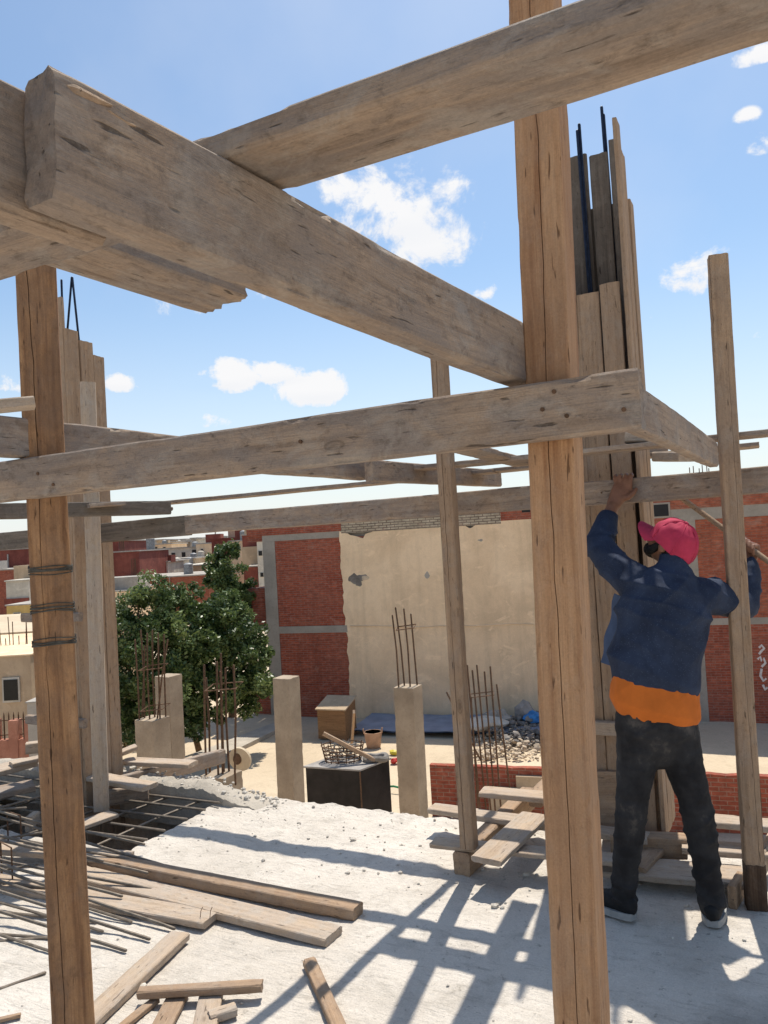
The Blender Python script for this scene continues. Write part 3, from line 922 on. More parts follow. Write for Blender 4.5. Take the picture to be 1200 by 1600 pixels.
for zt in (0.62, 2.08):     # yokes
    for (u0, u1, w0, w1) in ((-1.14, -0.5, 4.0, 4.045),):
        if zt == 2.08: continue
        c0 = UW(u0, (w0 + w1) / 2, zt); c1 = UW(u1, (w0 + w1) / 2, zt)
        timber('yoke', c0, c1, 0.045, 0.07, 'wood_board', parent=q)
for k, (a, b) in enumerate(((4.05, 4.0), (4.44, 4.4))):
    pass
# rebar inside it
rb = empty('rebar_cage', UW(-0.94, 4.2, 0.1))
tag(rb, 'blue black reinforcing bars standing inside the tall right formwork', 'rebar')
for (px, py) in ((905, 195), (902, 205), (940, 168), (943, 180)):
    top = P(px, py, 4.25)
    foot = V((top.x + random.uniform(-.01, .01) + 0.012, top.y, 0.1))
    MB().tube([foot - rb.location, (foot + top) / 2 - rb.location + V((0.006, 0, 0)), top - rb.location], 0.009, 6).build('bar', M['rebar_blue'], rb, smooth=True)
for (u, w) in ((-1.1, 4.12), (-1.1, 4.3), (-0.7, 4.3)):
    MB().tube([UW(u, w, 0.1) - rb.location, UW(u, w, 2.9) - rb.location], 0.009, 6).build('bar', M['rebar_blue'], rb, smooth=True)

# ------------------------------------------------------------------ formwork column at the left
q2b = P(122, 1000, 5.15)
q2 = empty('formwork_column', V((q2b.x, q2b.y, 0)))
tag(q2, 'narrow plank formwork box behind the banded post at the left', 'formwork', 'plank formwork for columns')
u0 = U.dot(q2b); w0 = W.dot(q2b)
for (a, b, zt) in ((-0.42, -0.30, 2.6), (-0.295, -0.16, 3.75), (-0.155, -0.012, 3.42)):
    plank(q2, u0 + a, u0 + b, w0, w0 + 0.024, -0.3, zt, 'wood_tan')
for (a, b, zt) in ((0.0, 0.11, 3.20), (0.115, 0.225, 3.14), (0.23, 0.33, 3.06)):
    plank(q2, u0 - 0.012, u0 + 0.012, w0 + a, w0 + b, -0.3, zt, 'wood_tan')
for zt in (0.55, 1.25):
    timber('yoke', UW(u0 - 0.5, w0 - 0.025, zt), UW(u0 + 0.06, w0 - 0.025, zt), 0.04, 0.06, 'wood_grey', parent=q2)
rb2 = empty('rebar_cage', UW(u0 - 0.15, w0 + 0.15, 0.1))
tag(rb2, 'blue bars bent together to a point above the left formwork', 'rebar')
for pts in (((106, 508), (112, 434)), ((121, 510), (113, 434)), ((97, 470), (96, 438))):
    a, b = P(*pts[0], 5.3), P(*pts[1], 5.3)
    lo = a + (a - b) * 2.0
    MB().tube([lo - rb2.location, a - rb2.location, b - rb2.location], 0.008, 6).build('bar', M['rebar_blue'], rb2, smooth=True)

# ------------------------------------------------------------------ deck timbers at the slab edge
def on(px, py, z): return G(px, py, z)
dk = 'deck timbers at the slab edge'
s0, s1 = on(735, 1372, 0.0), on(838, 1262, 0.02)
ebeam('timber_beam', s0, s1, 0.115, 0.085, 'wood_tan', 'short sleeper timber on the slab under the foot of the middle post', 'beam', dk)
ebeam('timber_board', on(671, 1326, 0.115), on(990, 1358, 0.115), 0.022, 0.105, 'wood_board', 'bleached board under the foot of the middle post, its end out to the left', 'board', dk)
ebeam('timber_board', on(668, 1272, 0.12), on(1010, 1322, 0.12), 0.03, 0.11, 'wood_board', 'long bleached board at the slab edge behind the middle post', 'board', dk)
ebeam('timber_board', on(748, 1247, 0.2), on(900, 1262, 0.2), 0.03, 0.12, 'wood_board', 'bleached board farthest out over the slab edge before the low brick wall', 'board', dk)
ebeam('timber_board', on(783, 1356, 0.14), on(858, 1282, 0.15), 0.028, 0.15, 'wood_board', 'short wide board laid sloping across two boards left of the thick right post', 'board', dk, back=V((-1, 0, 0)))
ebeam('timber_beam', on(848, 1262, 0.1), on(890, 1212, 0.1), 0.08, 0.08, 'wood_tan', 'sleeper end showing between the boards beyond the slab edge', 'beam', dk)
ebeam('timber_board', on(1010, 1368, 0.07), on(1052, 1322, 0.07), 0.03, 0.13, 'wood_tan', 'short board sloping to the ground between the feet of the worker', 'board', dk, back=V((-1, 0, 0)))
ebeam('timber_board', on(940, 1372, 0.05), on(1166, 1392, 0.05), 0.03, 0.20, 'wood_board', 'wide speckled board on the slab behind the shoes of the worker', 'board', dk)
ebeam('timber_beam', on(955, 1338, 0.05), on(1075, 1345, 0.05), 0.10, 0.09, 'wood_tan', 'thick timber against the foot of the right formwork', 'beam', dk)
ebeam('timber_board', on(1066, 1335, 0.1), on(1260, 1352, 0.1), 0.03, 0.13, 'wood_board', 'bleached board behind the foot of the slim right post', 'board', dk)
ebeam('timber_board', on(1090, 1293, 0.2), on(1260, 1307, 0.2), 0.03, 0.12, 'wood_board', 'board over the slab edge in front of the low brick wall at the far right', 'board', dk)
ebeam('timber_beam', on(1152, 1424, 0.0), on(1166, 1400, 0.0), 0.1, 0.035, 'wood_tan', 'small wood block beside the stained foot of the right post', 'beam', dk)
ebeam('timber_board', on(1185, 1395, 0.02), on(1215, 1330, 0.06), 0.1, 0.03, 'wood_board', 'board on edge at the right picture edge behind the slim post', 'board', dk)
# frame of the formwork foot seen between the legs
ebeam('timber_board', on(930, 1298, 0.1), on(1042, 1300, 0.1), 0.30, 0.025, 'wood_tan', 'plank box side closing the foot of the right formwork', 'board', dk)

# ------------------------------------------------------------------ planks lying on the slab
lp = 'planks lying on the slab'
ebeam('timber_beam', on(120, 1352, 0.004), on(553, 1441, 0.004), 0.055, 0.085, 'wood_tan', 'thick timber lying on the slab, its end nearest the middle', 'beam', lp)
ebeam('timber_board', on(90, 1375, 0.004), on(508, 1482, 0.004), 0.035, 0.13, 'wood_board', 'flat bleached plank lying on the slab between the thick timber and the shorter plank', 'board', lp)
ebeam('timber_board', on(-120, 1372, 0.01), on(318, 1454, 0.005), 0.03, 0.12, 'wood_board', 'shorter plank on the slab with two bent nails near its end', 'board', lp)
ebeam('timber_board', on(-100, 1330, 0.05), on(190, 1352, 0.03), 0.03, 0.12, 'wood_board', 'plank under the rebar heap behind the banded post', 'board', lp)
nb_ = on(297, 1470, 0.004)
pl4 = ebeam('timber_board', on(140, 1622, 0.004), nb_, 0.032, 0.095, 'wood_board', 'notched board lying on the slab right of the banded post foot', 'board', lp, back=V((-1, 0, 0)))
ebeam('timber_batten', on(214, 1563, 0.03), on(409, 1552, 0.03), 0.03, 0.045, 'wood_tan', 'offcut batten lying across the other offcuts at the bottom left', 'offcut', 'wood offcuts on the slab')
ebeam('timber_batten', on(262, 1625, 0.004), on(296, 1556, 0.004), 0.02, 0.075, 'wood_tan', 'pale short offcut under the left half of the crossing batten', 'offcut', 'wood offcuts on the slab', back=V((-1, 0, 0)))
ebeam('timber_batten', on(338, 1625, 0.004), on(350, 1556, 0.004), 0.022, 0.085, 'wood_board', 'wide short offcut under the right half of the crossing batten', 'offcut', 'wood offcuts on the slab', back=V((-1, 0, 0)))
ebeam('timber_batten', on(195, 1612, 0.004), on(250, 1568, 0.004), 0.018, 0.035, 'wood_tan', 'thin splintered offcut left of the other offcuts', 'offcut', 'wood offcuts on the slab', back=V((-1, 0, 0)), chip=2.0)
ebeam('timber_batten', on(372, 1590, 0.004), on(330, 1604, 0.004), 0.03, 0.05, 'wood_board', 'stubby offcut at the bottom edge right of the wide offcut', 'offcut', 'wood offcuts on the slab')
ebeam('timber_batten', on(524, 1625, 0.004), on(474, 1510, 0.004), 0.028, 0.05, 'wood_tan', 'single batten lying alone at the bottom centre of the slab', 'offcut', 'wood offcuts on the slab')
ebeam('timber_batten', on(-30, 1606, 0.004), on(32, 1592, 0.004), 0.012, 0.02, 'wood_tan', 'sliver of wood at the bottom left corner', 'offcut', 'wood offcuts on the slab')
# nails in the shorter plank
for (px, py) in ((313, 1434), (328, 1434)):
    nl = MB().tube([V((0, 0, 0)), V((0.004, 0.0, 0.03)), V((0.012, 0, 0.045))], 0.0016, 5).build('bent_nail', M['rust'])
    nl.location = on(px, py, 0.034)
    tag(nl, 'bent rusty nail standing in the end of the shorter plank', 'nail', 'nails in the shorter plank')

# ------------------------------------------------------------------ rebar heap at the left
heap = 'steel bars lying at the left'
cg = empty('rebar_cage', on(20, 1400, 0))
tag(cg, 'heap of steel bars tied with stirrups on the slab at the left edge', 'rebar')
tips = [(272, 1357, .03), (230, 1364, .05), (236, 1389, .035), (190, 1400, .05), (272, 1451, .012), (233, 1467, .012), (196, 1485, .012), (186, 1402, .02), (160, 1345, .09), (225, 1319, .06)]
tails = [(-190, 1215, .30), (-180, 1262, .28), (-170, 1300, .22), (-200, 1290, .26), (-160, 1290, .22), (-190, 1330, .16), (-180, 1365, .12), (-200, 1345, .12), (-190, 1250, .30), (-120, 1235, .33)]
L0 = cg.location
for (a, b) in zip(tips, tails):
    A = on(*a[:2], a[2]) ; B = on(*b[:2], b[2])
    md = (A + B) / 2 + V((0, 0, random.uniform(-.03, .0)))
    md2 = A + (B - A) * 0.04
    MB().tube([A - L0, md2 - L0, md - L0, B - L0], 0.0075, 7).build('bar', M['rebar_grey'], cg, smooth=True)
extra = [((-200, 1310, .2), (205, 1440, .012)), ((-180, 1355, .1), (160, 1455, .012)), ((-150, 1275, .22), (215, 1345, .05)), ((-200, 1390, .06), (120, 1500, .01)), ((-200, 1400, .07), (150, 1440, .012)), ((-200, 1440, .03), (140, 1470, .01)), ((-200, 1480, .02), (75, 1465, .01)), ((-60, 1560, .01), (70, 1520, .01)),
         ((-150, 1300, .16), (60, 1245, .2)), ((-150, 1330, .13), (70, 1300, .15)), ((-120, 1375, .12), (60, 1350, .1)), ((-140, 1270, .2), (40, 1262, .21))]
for a, b in extra:
    A = on(*a[:2], a[2]); B = on(*b[:2], b[2])
    MB().tube([A - L0, (A + B) / 2 - L0 + V((0, 0, -.008)), B - L0], 0.0065, 7).build('bar', M['rebar_grey'], cg, smooth=True)
for (px, py, dx) in ((34, 1330, 0), (20, 1385, 0.02)):
    a = on(px, py, 0.0) - L0
    hh = 0.20 - 0.03 * abs(dx) * 10
    MB().tube([a, a + V((0.0, 0, hh)), a + V((-0.12 + dx, 0.09, hh)), a + V((-0.12 + dx, 0.09, 0.0)), a + V((0.0, 0.0, 0.01))], 0.0045, 6).build('stirrup', M['rust'], cg, smooth=True)

# ------------------------------------------------------------------ mesh over the hole, boards round it
ms = empty('rebar_mesh', UW(-4.0, 3.6, 0.02))
tag(ms, 'grid of steel bars over the dark hole in the slab', 'rebar')
L0 = ms.location
for u in (-3.52, -3.78, -4.05, -4.32, -4.6, -4.88):
    sk = random.uniform(-.03, .03)
    MB().tube([UW(u + sk, 3.06 if u < -3.8 else 3.12, 0.028) - L0, UW(u - sk * .3, 3.55, 0.018 + random.uniform(-.01, .005)) - L0, UW(u + random.uniform(-.02, .02) + 0.03, 3.93, 0.012) - L0], 0.0075, 7).build('bar', M['rebar_grey'], ms, smooth=True)
for w in (3.23, 3.39, 3.57, 3.75, 3.88):
    sk = random.uniform(-.02, .02)
    MB().tube([UW(-5.4, w + sk, 0.035) - L0, UW(-4.2, w, 0.024) - L0, UW(-3.29, w - sk + .02, 0.03) - L0], 0.0075, 7).build('bar', M['rebar_grey'], ms, smooth=True)
hb = 'boards round the slab hole'
ebeam('timber_board', on(118, 1302, 0.04), on(186, 1278, 0.04), 0.025, 0.12, 'wood_board', 'short board on the steel grid under the foot of the pale post', 'board', hb)
ebeam('timber_board', on(120, 1218, 0.16), on(222, 1238, 0.16), 0.03, 0.13, 'wood_board', 'bleached board ending beside the pale post over the hole', 'board', hb)
ebeam('timber_board', on(186, 1196, 0.16), on(294, 1202, 0.16), 0.03, 0.12, 'wood_board', 'board resting across the tilted plank beyond the hole', 'board', hb)
ebeam('timber_board', on(166, 1192, 0.2), on(216, 1172, 0.25), 0.03, 0.1, 'wood_board', 'short board tipped up right of the pale post', 'board', hb)
ebeam('timber_beam', P(190, 1240, 5.2), P(352, 1193, 6.2), 0.11, 0.05, 'wood_grey', 'grey plank on edge running out beyond the hole to the concrete stub', 'beam', hb)
ebeam('timber_beam', on(150, 1262, 0.0), on(232, 1252, 0.0), 0.1, 0.05, 'wood_grey', 'plank on edge along the near side of the concrete rim by the pale post', 'beam', hb)
ebeam('timber_board', on(-40, 1226, 0.16), on(60, 1198, 0.16), 0.04, 0.2, 'wood_board', 'dusty board at the left edge before the pink wall', 'board', hb)
ebeam('timber_board', on(20, 1200, 0.2), on(66, 1190, 0.2), 0.03, 0.1, 'wood_board', 'small board between the dusty boards and the banded post', 'board', hb)
ebeam('timber_board', on(-60, 1262, 0.12), on(56, 1238, 0.12), 0.04, 0.2, 'wood_grey', 'grey board at the left edge in the shade by the steel heap', 'board', hb)
ebeam('timber_beam', on(40, 1180, 0.2), on(100, 1172, 0.2), 0.08, 0.08, 'wood_board', 'square timber behind the banded post foot before the beige house', 'beam', hb)
ebeam('timber_beam', on(52, 1300, 0.0), on(64, 1290, 0.0), 0.09, 0.05, 'wood_board', 'short wood block left of the banded post on the slab', 'beam', hb)
# concrete rim behind the hole
mb = MB()
vs, fs = [], []
nn = 240
for i in range(nn + 1):
    u = -5.5 + (2.5) * i / nn
    for j, (w, z) in enumerate(((3.915, -0.16), (3.925, 0.085), (3.97, 0.11), (4.06, 0.10), (4.13, 0.06), (4.15, -0.12))):
        p = V((u, w, z))
        a = 0.014 * noise.noise(p * 5) + 0.016 * noise.noise(p * 17) + .012 * noise.noise(p * 43)
        fade = min(1, (nn - i) / 45)
        zz = z if z < 0 else z * fade + a * (0.3 + 0.7 * fade)
        vs.append(UW(u, w + a * 0.6, zz) - UW(-4.1, 4.1))
for i in range(nn):
    for j in range(5): fs.append((i * 6 + j, i * 6 + j + 1, (i + 1) * 6 + j + 1, (i + 1) * 6 + j))
fs += [tuple(range(6)), tuple(nn * 6 + j for j in range(6))]
mb.add(vs, fs)
o = mb.build('concrete_rim', M['concrete_pale'], smooth=True, angle=50); o.location = UW(-4.1, 4.1)
tag(o, 'rough raised concrete rim along the far side of the hole', 'concrete rim')

# ------------------------------------------------------------------ bare concrete columns with starter bars
cc_ = 'bare concrete columns beside the slab'
def column(label, ctop, cmid, wpx, d, bars, ties=(), chip=1.6, ratio=1.0, pulled=0.0):
    p1 = P(ctop[0], ctop[1], d); p2 = P(cmid[0], cmid[1], d)
    a = wpx * d / 1200 / 1.22
    tilt = (p1 - p2) / (p1.z - p2.z)
    foot = p1 - tilt * (p1.z - (GZ - 0.05))
    o = timber('concrete_column', foot, p1, a * ratio, a / ratio, 'concrete', up=-W, chip=chip * .35, lump=.5)
    tag(o, label, 'column', cc_)
    inv = Matrix((((p1 - foot).normalized()),)).row[0] if False else None
    mw = o.matrix_world.copy()
    # matrix_world is set directly, so its inverse maps into the column's own frame
    R3 = mw.inverted()
    for (bx0, by0, bx1, by1, dz) in bars:
        A = P(bx0, by0, d + dz * .45); B = P(bx1, by1, d + dz * .45)
        lo = A + V((0, 0, -.12))
        m = (A + B) / 2 + V((random.uniform(-.015, .015), 0, 0))
        MB().tube([R3 @ lo, R3 @ A, R3 @ m, R3 @ B], 0.011, 6).build('bar', M['rust'], o, smooth=True)
    for (tx0, tx1, ty, dz) in ties:
        A, B = P(tx0, ty, d - dz), P(tx1, ty - 4, d - dz)
        A2, B2 = A + V((0.03, 2 * dz, 0.02)), B + V((0.03, 2 * dz, 0.02))
        MB().tube([R3 @ A, R3 @ B, R3 @ B2, R3 @ A2, R3 @ A], 0.007, 5).build('tie', M['rust'], o, smooth=True)
    return o

column('bare concrete column left of the black metal box', (447, 1058), (454, 1220), 37, 9.6, [])
column('bare concrete column right of the black metal box with four bars rising from its top', (637, 1072), (645, 1230), 41, 9.4,
       [(623, 1072, 613, 962, -.1), (632, 1072, 618, 950, .1), (641, 1074, 631, 952, -.1), (652, 1072, 642, 960, .1)], [(619, 647, 985, .1)])
column('taller bare concrete column behind the sawn column stub at left', (263, 1055), (268, 1180), 36, 10.6, [], )
column('low concrete column with a broken top and a tall cage of bars, left of the tall one', (238, 1122), (241, 1190), 46, 10.0,
       [(218, 1125, 211, 1000, -.12), (226, 1125, 220, 985, .1), (234, 1125, 230, 990, -.12), (242, 1122, 238, 985, .1), (250, 1120, 247, 990, -.12), (259, 1118, 256, 992, .1), (222, 1122, 226, 1010, .15), (246, 1122, 262, 1000, -.1)],
       [(219, 254, 1112, .12), (217, 251, 1048, .12)], chip=3)
column('short concrete stub with long bars beside the tan disc', (346, 1208), (347, 1235), 56, 7.6,
       [(322, 1205, 319, 1040, -.1), (328, 1205, 322, 1060, .1), (341, 1208, 339, 1035, -.1), (350, 1208, 345, 1022, .1), (358, 1206, 352, 1045, .12), (367, 1206, 365, 1040, -.1), (348, 1210, 344, 1050, -.05)],
       [(320, 368, 1080, .12)], chip=3)
# bars of a column hidden behind the middle post
st = empty('rebar_cage', on(765, 1225, -1.2))
tag(st, 'cage of thin rusty bars standing right of the middle post before the rubble', 'rebar')
L0 = st.location
for (x0, y0, x1, y1, dz) in ((748, 1240, 730, 1040, 0), (756, 1230, 738, 1048, .1), (764, 1236, 745, 1040, 0), (771, 1230, 757, 1050, .12), (780, 1228, 766, 1042, 0), (745, 1232, 736, 1090, .1), (790, 1180, 776, 1070, .15), (722, 1130, 698, 1082, .5)):
    A, B = P(x0, y0, 9 + dz), P(x1, y1, 9 + dz)
    A2 = A + (A - B) * 1.2
    MB().tube([A2 - L0, A - L0, B - L0], 0.010, 6).build('bar', M['rust'], st, smooth=True)
A, B = P(736, 1090, 9), P(772, 1086, 9)
MB().tube([A - L0, B - L0, B - L0 + V((.02, .2, 0)), A - L0 + V((.02, .2, 0)), A - L0], 0.006, 5).build('tie', M['rust'], st, smooth=True)

# tan disc with rust centre
dd = empty('round_board', P(374, 1187, 8.3))
tag(dd, 'round tan board leaning behind the concrete stub, rust mark in its centre', 'disc')
mb = MB().tube([V((0, 0, 0)), V((0.01, 0.03, 0.005))], 0.13, 28, caps='flat'); mb.build('board', M['disc'], dd)
MB().tube([V((-.02, -0.012, 0.01)), V((-.02, 0.0, 0.01))], [(0.045, 0.06), (0.047, 0.062)], 14, caps='flat').build('rust_mark', M['rust'], dd)

# ------------------------------------------------------------------ black box and the things on it
bx = empty('metal_box', V((0, 0, 0)))
c_near = P(562, 1202, 14.3)
bx.location = V((c_near.x, c_near.y, GZ))
bh = c_near.z - GZ
e1 = V((-0.93, 0.37, 0)); e2 = V((0.66, 0.75, 0))
l1 = 1.12; l2 = 0.82
def bxp(a, b, z): return e1 * a + e2 * b + V((0, 0, z))
mb = MB(); m_ = 0.0
cor = [bxp(0, 0, 0), bxp(l1, 0, 0), bxp(l1, l2, 0), bxp(0, l2, 0)]
mb.add(cor + [c + V((0, 0, bh - 0.03)) for c in cor], [(0, 3, 2, 1), (4, 5, 6, 7), (0, 1, 5, 4), (1, 2, 6, 5), (2, 3, 7, 6), (3, 0, 4, 7)])
mb.build('body', M['black_metal'], bx)
mb = MB()
cor = [bxp(-.03, -.03, bh - .03), bxp(l1 + .03, -.03, bh - .03), bxp(l1 + .03, l2 + .03, bh - .03), bxp(-.03, l2 + .03, bh - .03)]
mb.add(cor + [c + V((0, 0, .03)) for c in cor], [(0, 3, 2, 1), (4, 5, 6, 7), (0, 1, 5, 4), (1, 2, 6, 5), (2, 3, 7, 6), (3, 0, 4, 7)])
mb.build('lid', M['tank_top'], bx)
mb = MB(); mb.tube([bxp(-.004, -.004, .0), bxp(-.004, -.004, bh - .05)], 0.014, 6); mb.build('edge_strip', M['rust'], bx)
tag(bx, 'big black metal box with a grey lid between the two concrete columns', 'metal box')
topz = GZ + bh
def ontop(a, b, dz=0.0): return bx.location + bxp(a, b, bh + dz)
# basket of scrap
bk = empty('basket', ontop(0.72, 0.5))
tag(bk, 'open wire basket full of scrap on the black metal box', 'basket')
for k in range(5):
    z = 0.02 + k * 0.07
    MB().tube([V((0.34 * math.cos(t) * (1 + .05 * k), 0.24 * math.sin(t) * (1 + .05 * k), z)) for t in [i * math.pi / 9 for i in range(19)]], 0.012, 5).build('hoop', M['rust'], bk)
for k in range(14):
    t = k * 2 * math.pi / 14
    MB().tube([V((0.34 * math.cos(t), 0.24 * math.sin(t), 0)), V((0.41 * math.cos(t), 0.29 * math.sin(t), 0.32 + .05 * math.sin(k * 3)))], 0.010, 5).build('rib', M['rust'], bk)
mb = MB()
for k in range(34):
    a = random.uniform(0, 6.28); r0 = random.uniform(0, .25)
    p = V((r0 * math.cos(a), r0 * .7 * math.sin(a), random.uniform(.05, .28)))
    dv = V((random.uniform(-.22, .22), random.uniform(-.15, .15), random.uniform(-.05, .16)))
    mb.tube([p, p + dv * .5 + V((0, 0, random.uniform(0, .05))), p + dv], random.uniform(.008, .018), 5)
mb.build('scrap', M['rubble_dark'], bk)
lg_a, lg_b = P(505, 1146, 14.7), ontop(0.02, 0.45, 0.05)
timber('timber_pole', lg_a, lg_b, 0.07, 0.07, 'wood_tan', tag_=('long stick leaning from the basket down across the lid of the black box', 'pole', None))
mb = MB()
mb.tube([V((0.2 * math.cos(t), 0.14 * math.sin(t), 0.05 + .02 * math.sin(3 * t))) for t in [i * math.pi / 8 for i in range(17)]], 0.06, 7)
o = mb.build('rope_coil', M['rubble_dark'], smooth=True); o.location = ontop(0.12, 0.62, 0.0)
tag(o, 'dark coil lying on the right end of the black box lid', 'rope coil')
# bucket
bu = empty('bucket', V(G(584, 1168, GZ)))
tag(bu, 'tan rubber bucket standing on the sand behind the black box', 'bucket')
mb = MB(); mb.tube([V((0, 0, .0)), V((0, 0, .02)), V((0, 0, .30)), V((0, 0, .42)), V((0, 0, .42)), V((0, 0, .06))], [.17, .185, .225, .245, .225, .17], 18, caps='flat'); mb.build('body', M['bucket'], bu, smooth=True)
for s in (-1, 1):
    MB().tube([V((s * .235, -.06, .40)), V((s * .25, -.04, .50)), V((s * .25, .04, .50)), V((s * .235, .06, .40))], 0.018, 6).build('handle', M['bucket'], bu, smooth=True)
MB().blob((0, 0, .36), (.2, .2, .06), 2, .5, 3).build('rubble_fill', M['rubble_dark'], bu)
# cabinet
cb_ = empty('wooden_hutch', V(G(528, 1150, GZ)))
cb_.rotation_euler.z = R(-22)
tag(cb_, 'brown wooden hutch with a pale sloping top in front of the brick panel', 'hutch')
mb = MB(); hw, hd, hh = .43, .36, 1.02
vs = [(-hw, -hd, 0), (hw, -hd, 0), (hw, hd, 0), (-hw, hd, 0), (-hw, -hd, hh * .8), (hw, -hd, hh * .8), (hw, hd, hh), (-hw, hd, hh)]
mb.add(vs, [(0, 3, 2, 1), (4, 5, 6, 7), (0, 1, 5, 4), (1, 2, 6, 5), (2, 3, 7, 6), (3, 0, 4, 7)])
mb.build('body', wood('hutch_wood', (.34, .20, .10), (.27, .15, .075), (.15, .08, .04), (.2, .12, .06), .5), cb_)
mb = MB(); e = .04
vs = [(-hw - e, -hd - e, hh * .79), (hw + e, -hd - e, hh * .79), (hw + e, hd + e, hh * 1.01), (-hw - e, hd + e, hh * 1.01)]
mb.add(vs + [(a, b, c + .035) for a, b, c in vs], [(0, 3, 2, 1), (4, 5, 6, 7), (0, 1, 5, 4), (1, 2, 6, 5), (2, 3, 7, 6), (3, 0, 4, 7)])
mb.build('top', M['plaster_beige'], cb_)
a = G(549, 1172, GZ)
timber('timber_pole', a, P(553, 1112, 19.0), 0.06, 0.1, 'wood_tan', tag_=('plank leaning upright at the right side of the wooden hutch', 'pole', None))
# coloured litter by the column
for (px, py, mt, lb) in ((617, 1193, 'red', 'red plastic scrap on the sand left of the right column'), (615, 1180, 'yellow', 'yellow plastic scrap beside the red one'),):
    p = G(px, py, GZ)
    o = MB().blob((0, 0, .07), (.11, .09, .07), 2, .6, px).build('plastic_scrap', M[mt]); o.location = p
    tag(o, lb, 'litter')
a, b = G(604, 1229, GZ + .1), G(626, 1231, GZ + .1)
o = MB().tube([V((0, 0, 0)), (b - a) * .5 + V((0, 0, .02)), b - a], 0.022, 6).build('garden_hose', M['green']); o.location = a
tag(o, 'green pipe on the ground between the black box and the column', 'pipe')

# ------------------------------------------------------------------ the neighbouring building
WP0 = V((-0.8, 24.0, 0)); WD = V((0.953, -0.304, 0)).normalized(); WN = V((-WD.y, WD.x, 0))
WANG = math.atan2(WD.y, WD.x)
def wpt(px, py):
    r = ray(px, py)
    t = WN.dot(WP0 - EYE) / WN.dot(r)
    p = EYE + r * t
    return ((p - WP0).dot(WD), p.z)
nb = empty('neighbour_building', V((WP0.x, WP0.y, GZ)), WANG)
tag(nb, 'two storey brick building with a concrete frame and a big patch of cream plaster', 'building')
def wz(z): return z - GZ
def wbox(name, px0, py0, px1, py1, y0, y1, mat, parent=nb):
    s0, za = wpt(px0, py0); s1, zb = wpt(px1, py1)
    lo, hi = min(za, zb), max(za, zb)
    return MB().box(((s0 + s1) / 2, (y0 + y1) / 2, wz((lo + hi) / 2)), (abs(s1 - s0), y1 - y0, hi - lo)).build(name, mat, parent)
def wb(name, s0, s1, z0, z1, y0, y1, mat, parent=nb):
    return MB().box(((s0 + s1) / 2, (y0 + y1) / 2, wz((z0 + z1) / 2)), (s1 - s0, y1 - y0, z1 - z0)).build(name, mat, parent)
sL, _ = wpt(413, 900); sC1, _ = wpt(432, 900)
sP0, _ = wpt(533, 900)
sQ0, _ = wpt(1000, 900)
sK0, _ = wpt(1055, 900); sK1, _ = wpt(1092, 900)
zS0, zS1 = -1.20, -0.98            # slab line between the storeys
zT0, zT1, zTop = 1.78, 1.98, 2.44  # roof beam, parapet top
wb('core', sL + .05, 17, GZ, zTop - .1, 0.14, 8.5, M['plaster_grey'])
wb('concrete_post', sL, sC1, GZ - .1, zT0 - .002, -.02, .3, M['concrete_far'])
wb('concrete_post', sK0, sK1, GZ - .1, zT0 - .002, -.02, .3, M['concrete_far'])
wb('floor_beam', sC1 + .002, sP0 + .12, zS0, zS1, -.03, .12, M['concrete_far'])
wb('floor_beam', sK1 + .002, 17, zS0, zS1 - .04, -.012, .12, M['concrete_far'])
wb('roof_beam', sL, sP0 + .2, zT0, zT1, -.018, .12, M['concrete_far'])
wb('roof_beam', sK0, 17, zT0 - .1, zT1 + .02, -.018, .12, M['concrete_far'])
wb('brick_panel', sC1 + .002, sP0 + .3, zS1 + .001, zT0 - .002, 0.0, .13, M['brick'])
wb('brick_panel', sC1 + .002, sP0 + .3, GZ - .1, zS0 - .002, 0.0, .13, M['brick'])
wb('brick_panel', sP0 + .302, sK0 - .002, GZ - .1, zT0 - .002, 0.0, .13, M['brick'])
wb('brick_panel', sK1 + .002, 17, zS1 - .038, zT0 - .103, 0.0, .13, M['brick_orange'])
wb('brick_panel', sK1 + .002, 17, GZ - .1, zS0 - .002, 0.0, .13, M['brick'])
wb('pale_course', sP0 + .1, wpt(782, 800)[0], 1.90, 2.24, -.034, .1, M['brick_pale'])
wb('parapet', sL - .55, sK0 + .001, zT1 + .001, zTop, -.03, .16, M['brick'])
wb('parapet', sK0 + .003, 17, zT1 + .022, zTop + .06, -.03, .16, M['brick_orange'])
# the cream plaster: a ragged sheet proud of the bricks
out = []
edge = [(531, 832), (533, 880), (537, 930), (539, 975), (543, 990), (545, 1040), (547, 1090), (549, 1122)]
pts = [wpt(*p) for p in edge]
pts[-1] = (pts[-1][0], GZ - .05)
top = [(1003, 805), (960, 800), (925, 782), (880, 772), (830, 777), (808, 784), (785, 792), (772, 808), (752, 812), (738, 824), (712, 818), (700, 826), (672, 822), (640, 824), (608, 822), (596, 824), (570, 834), (566, 842), (556, 838), (540, 834)]
ptop = [wpt(*p) for p in top]
poly = pts + [(sQ0, GZ - .05), ] + ptop
dense = []
for i in range(len(poly)):
    a = V((*poly[i], 0)); b = V((*poly[(i + 1) % len(poly)], 0))
    k = max(1, int((b - a).length / 0.08))
    for j in range(k):
        p = a + (b - a) * (j / k)
        if p.y > GZ + .1 and p.x < sQ0 - .05:
            p += V((noise.noise(p * 3.1) * .07 + noise.noise(p * 9) * .03, noise.noise(p * 3.3 + V((5, 5, 5))) * .06 + noise.noise(p * 9 + V((5, 0, 0))) * .03, 0))
        dense.append(p)
bm = bmesh.new()
bv = [bm.verts.new((p.x, -.028, wz(p.y))) for p in dense]
f = bm.faces.new(bv)
ex = bmesh.ops.extrude_face_region(bm, geom=[f])
for v in [g for g in ex['geom'] if isinstance(g, bmesh.types.BMVert)]: v.co.y = 0.004
bmesh.ops.recalc_face_normals(bm, faces=bm.faces)
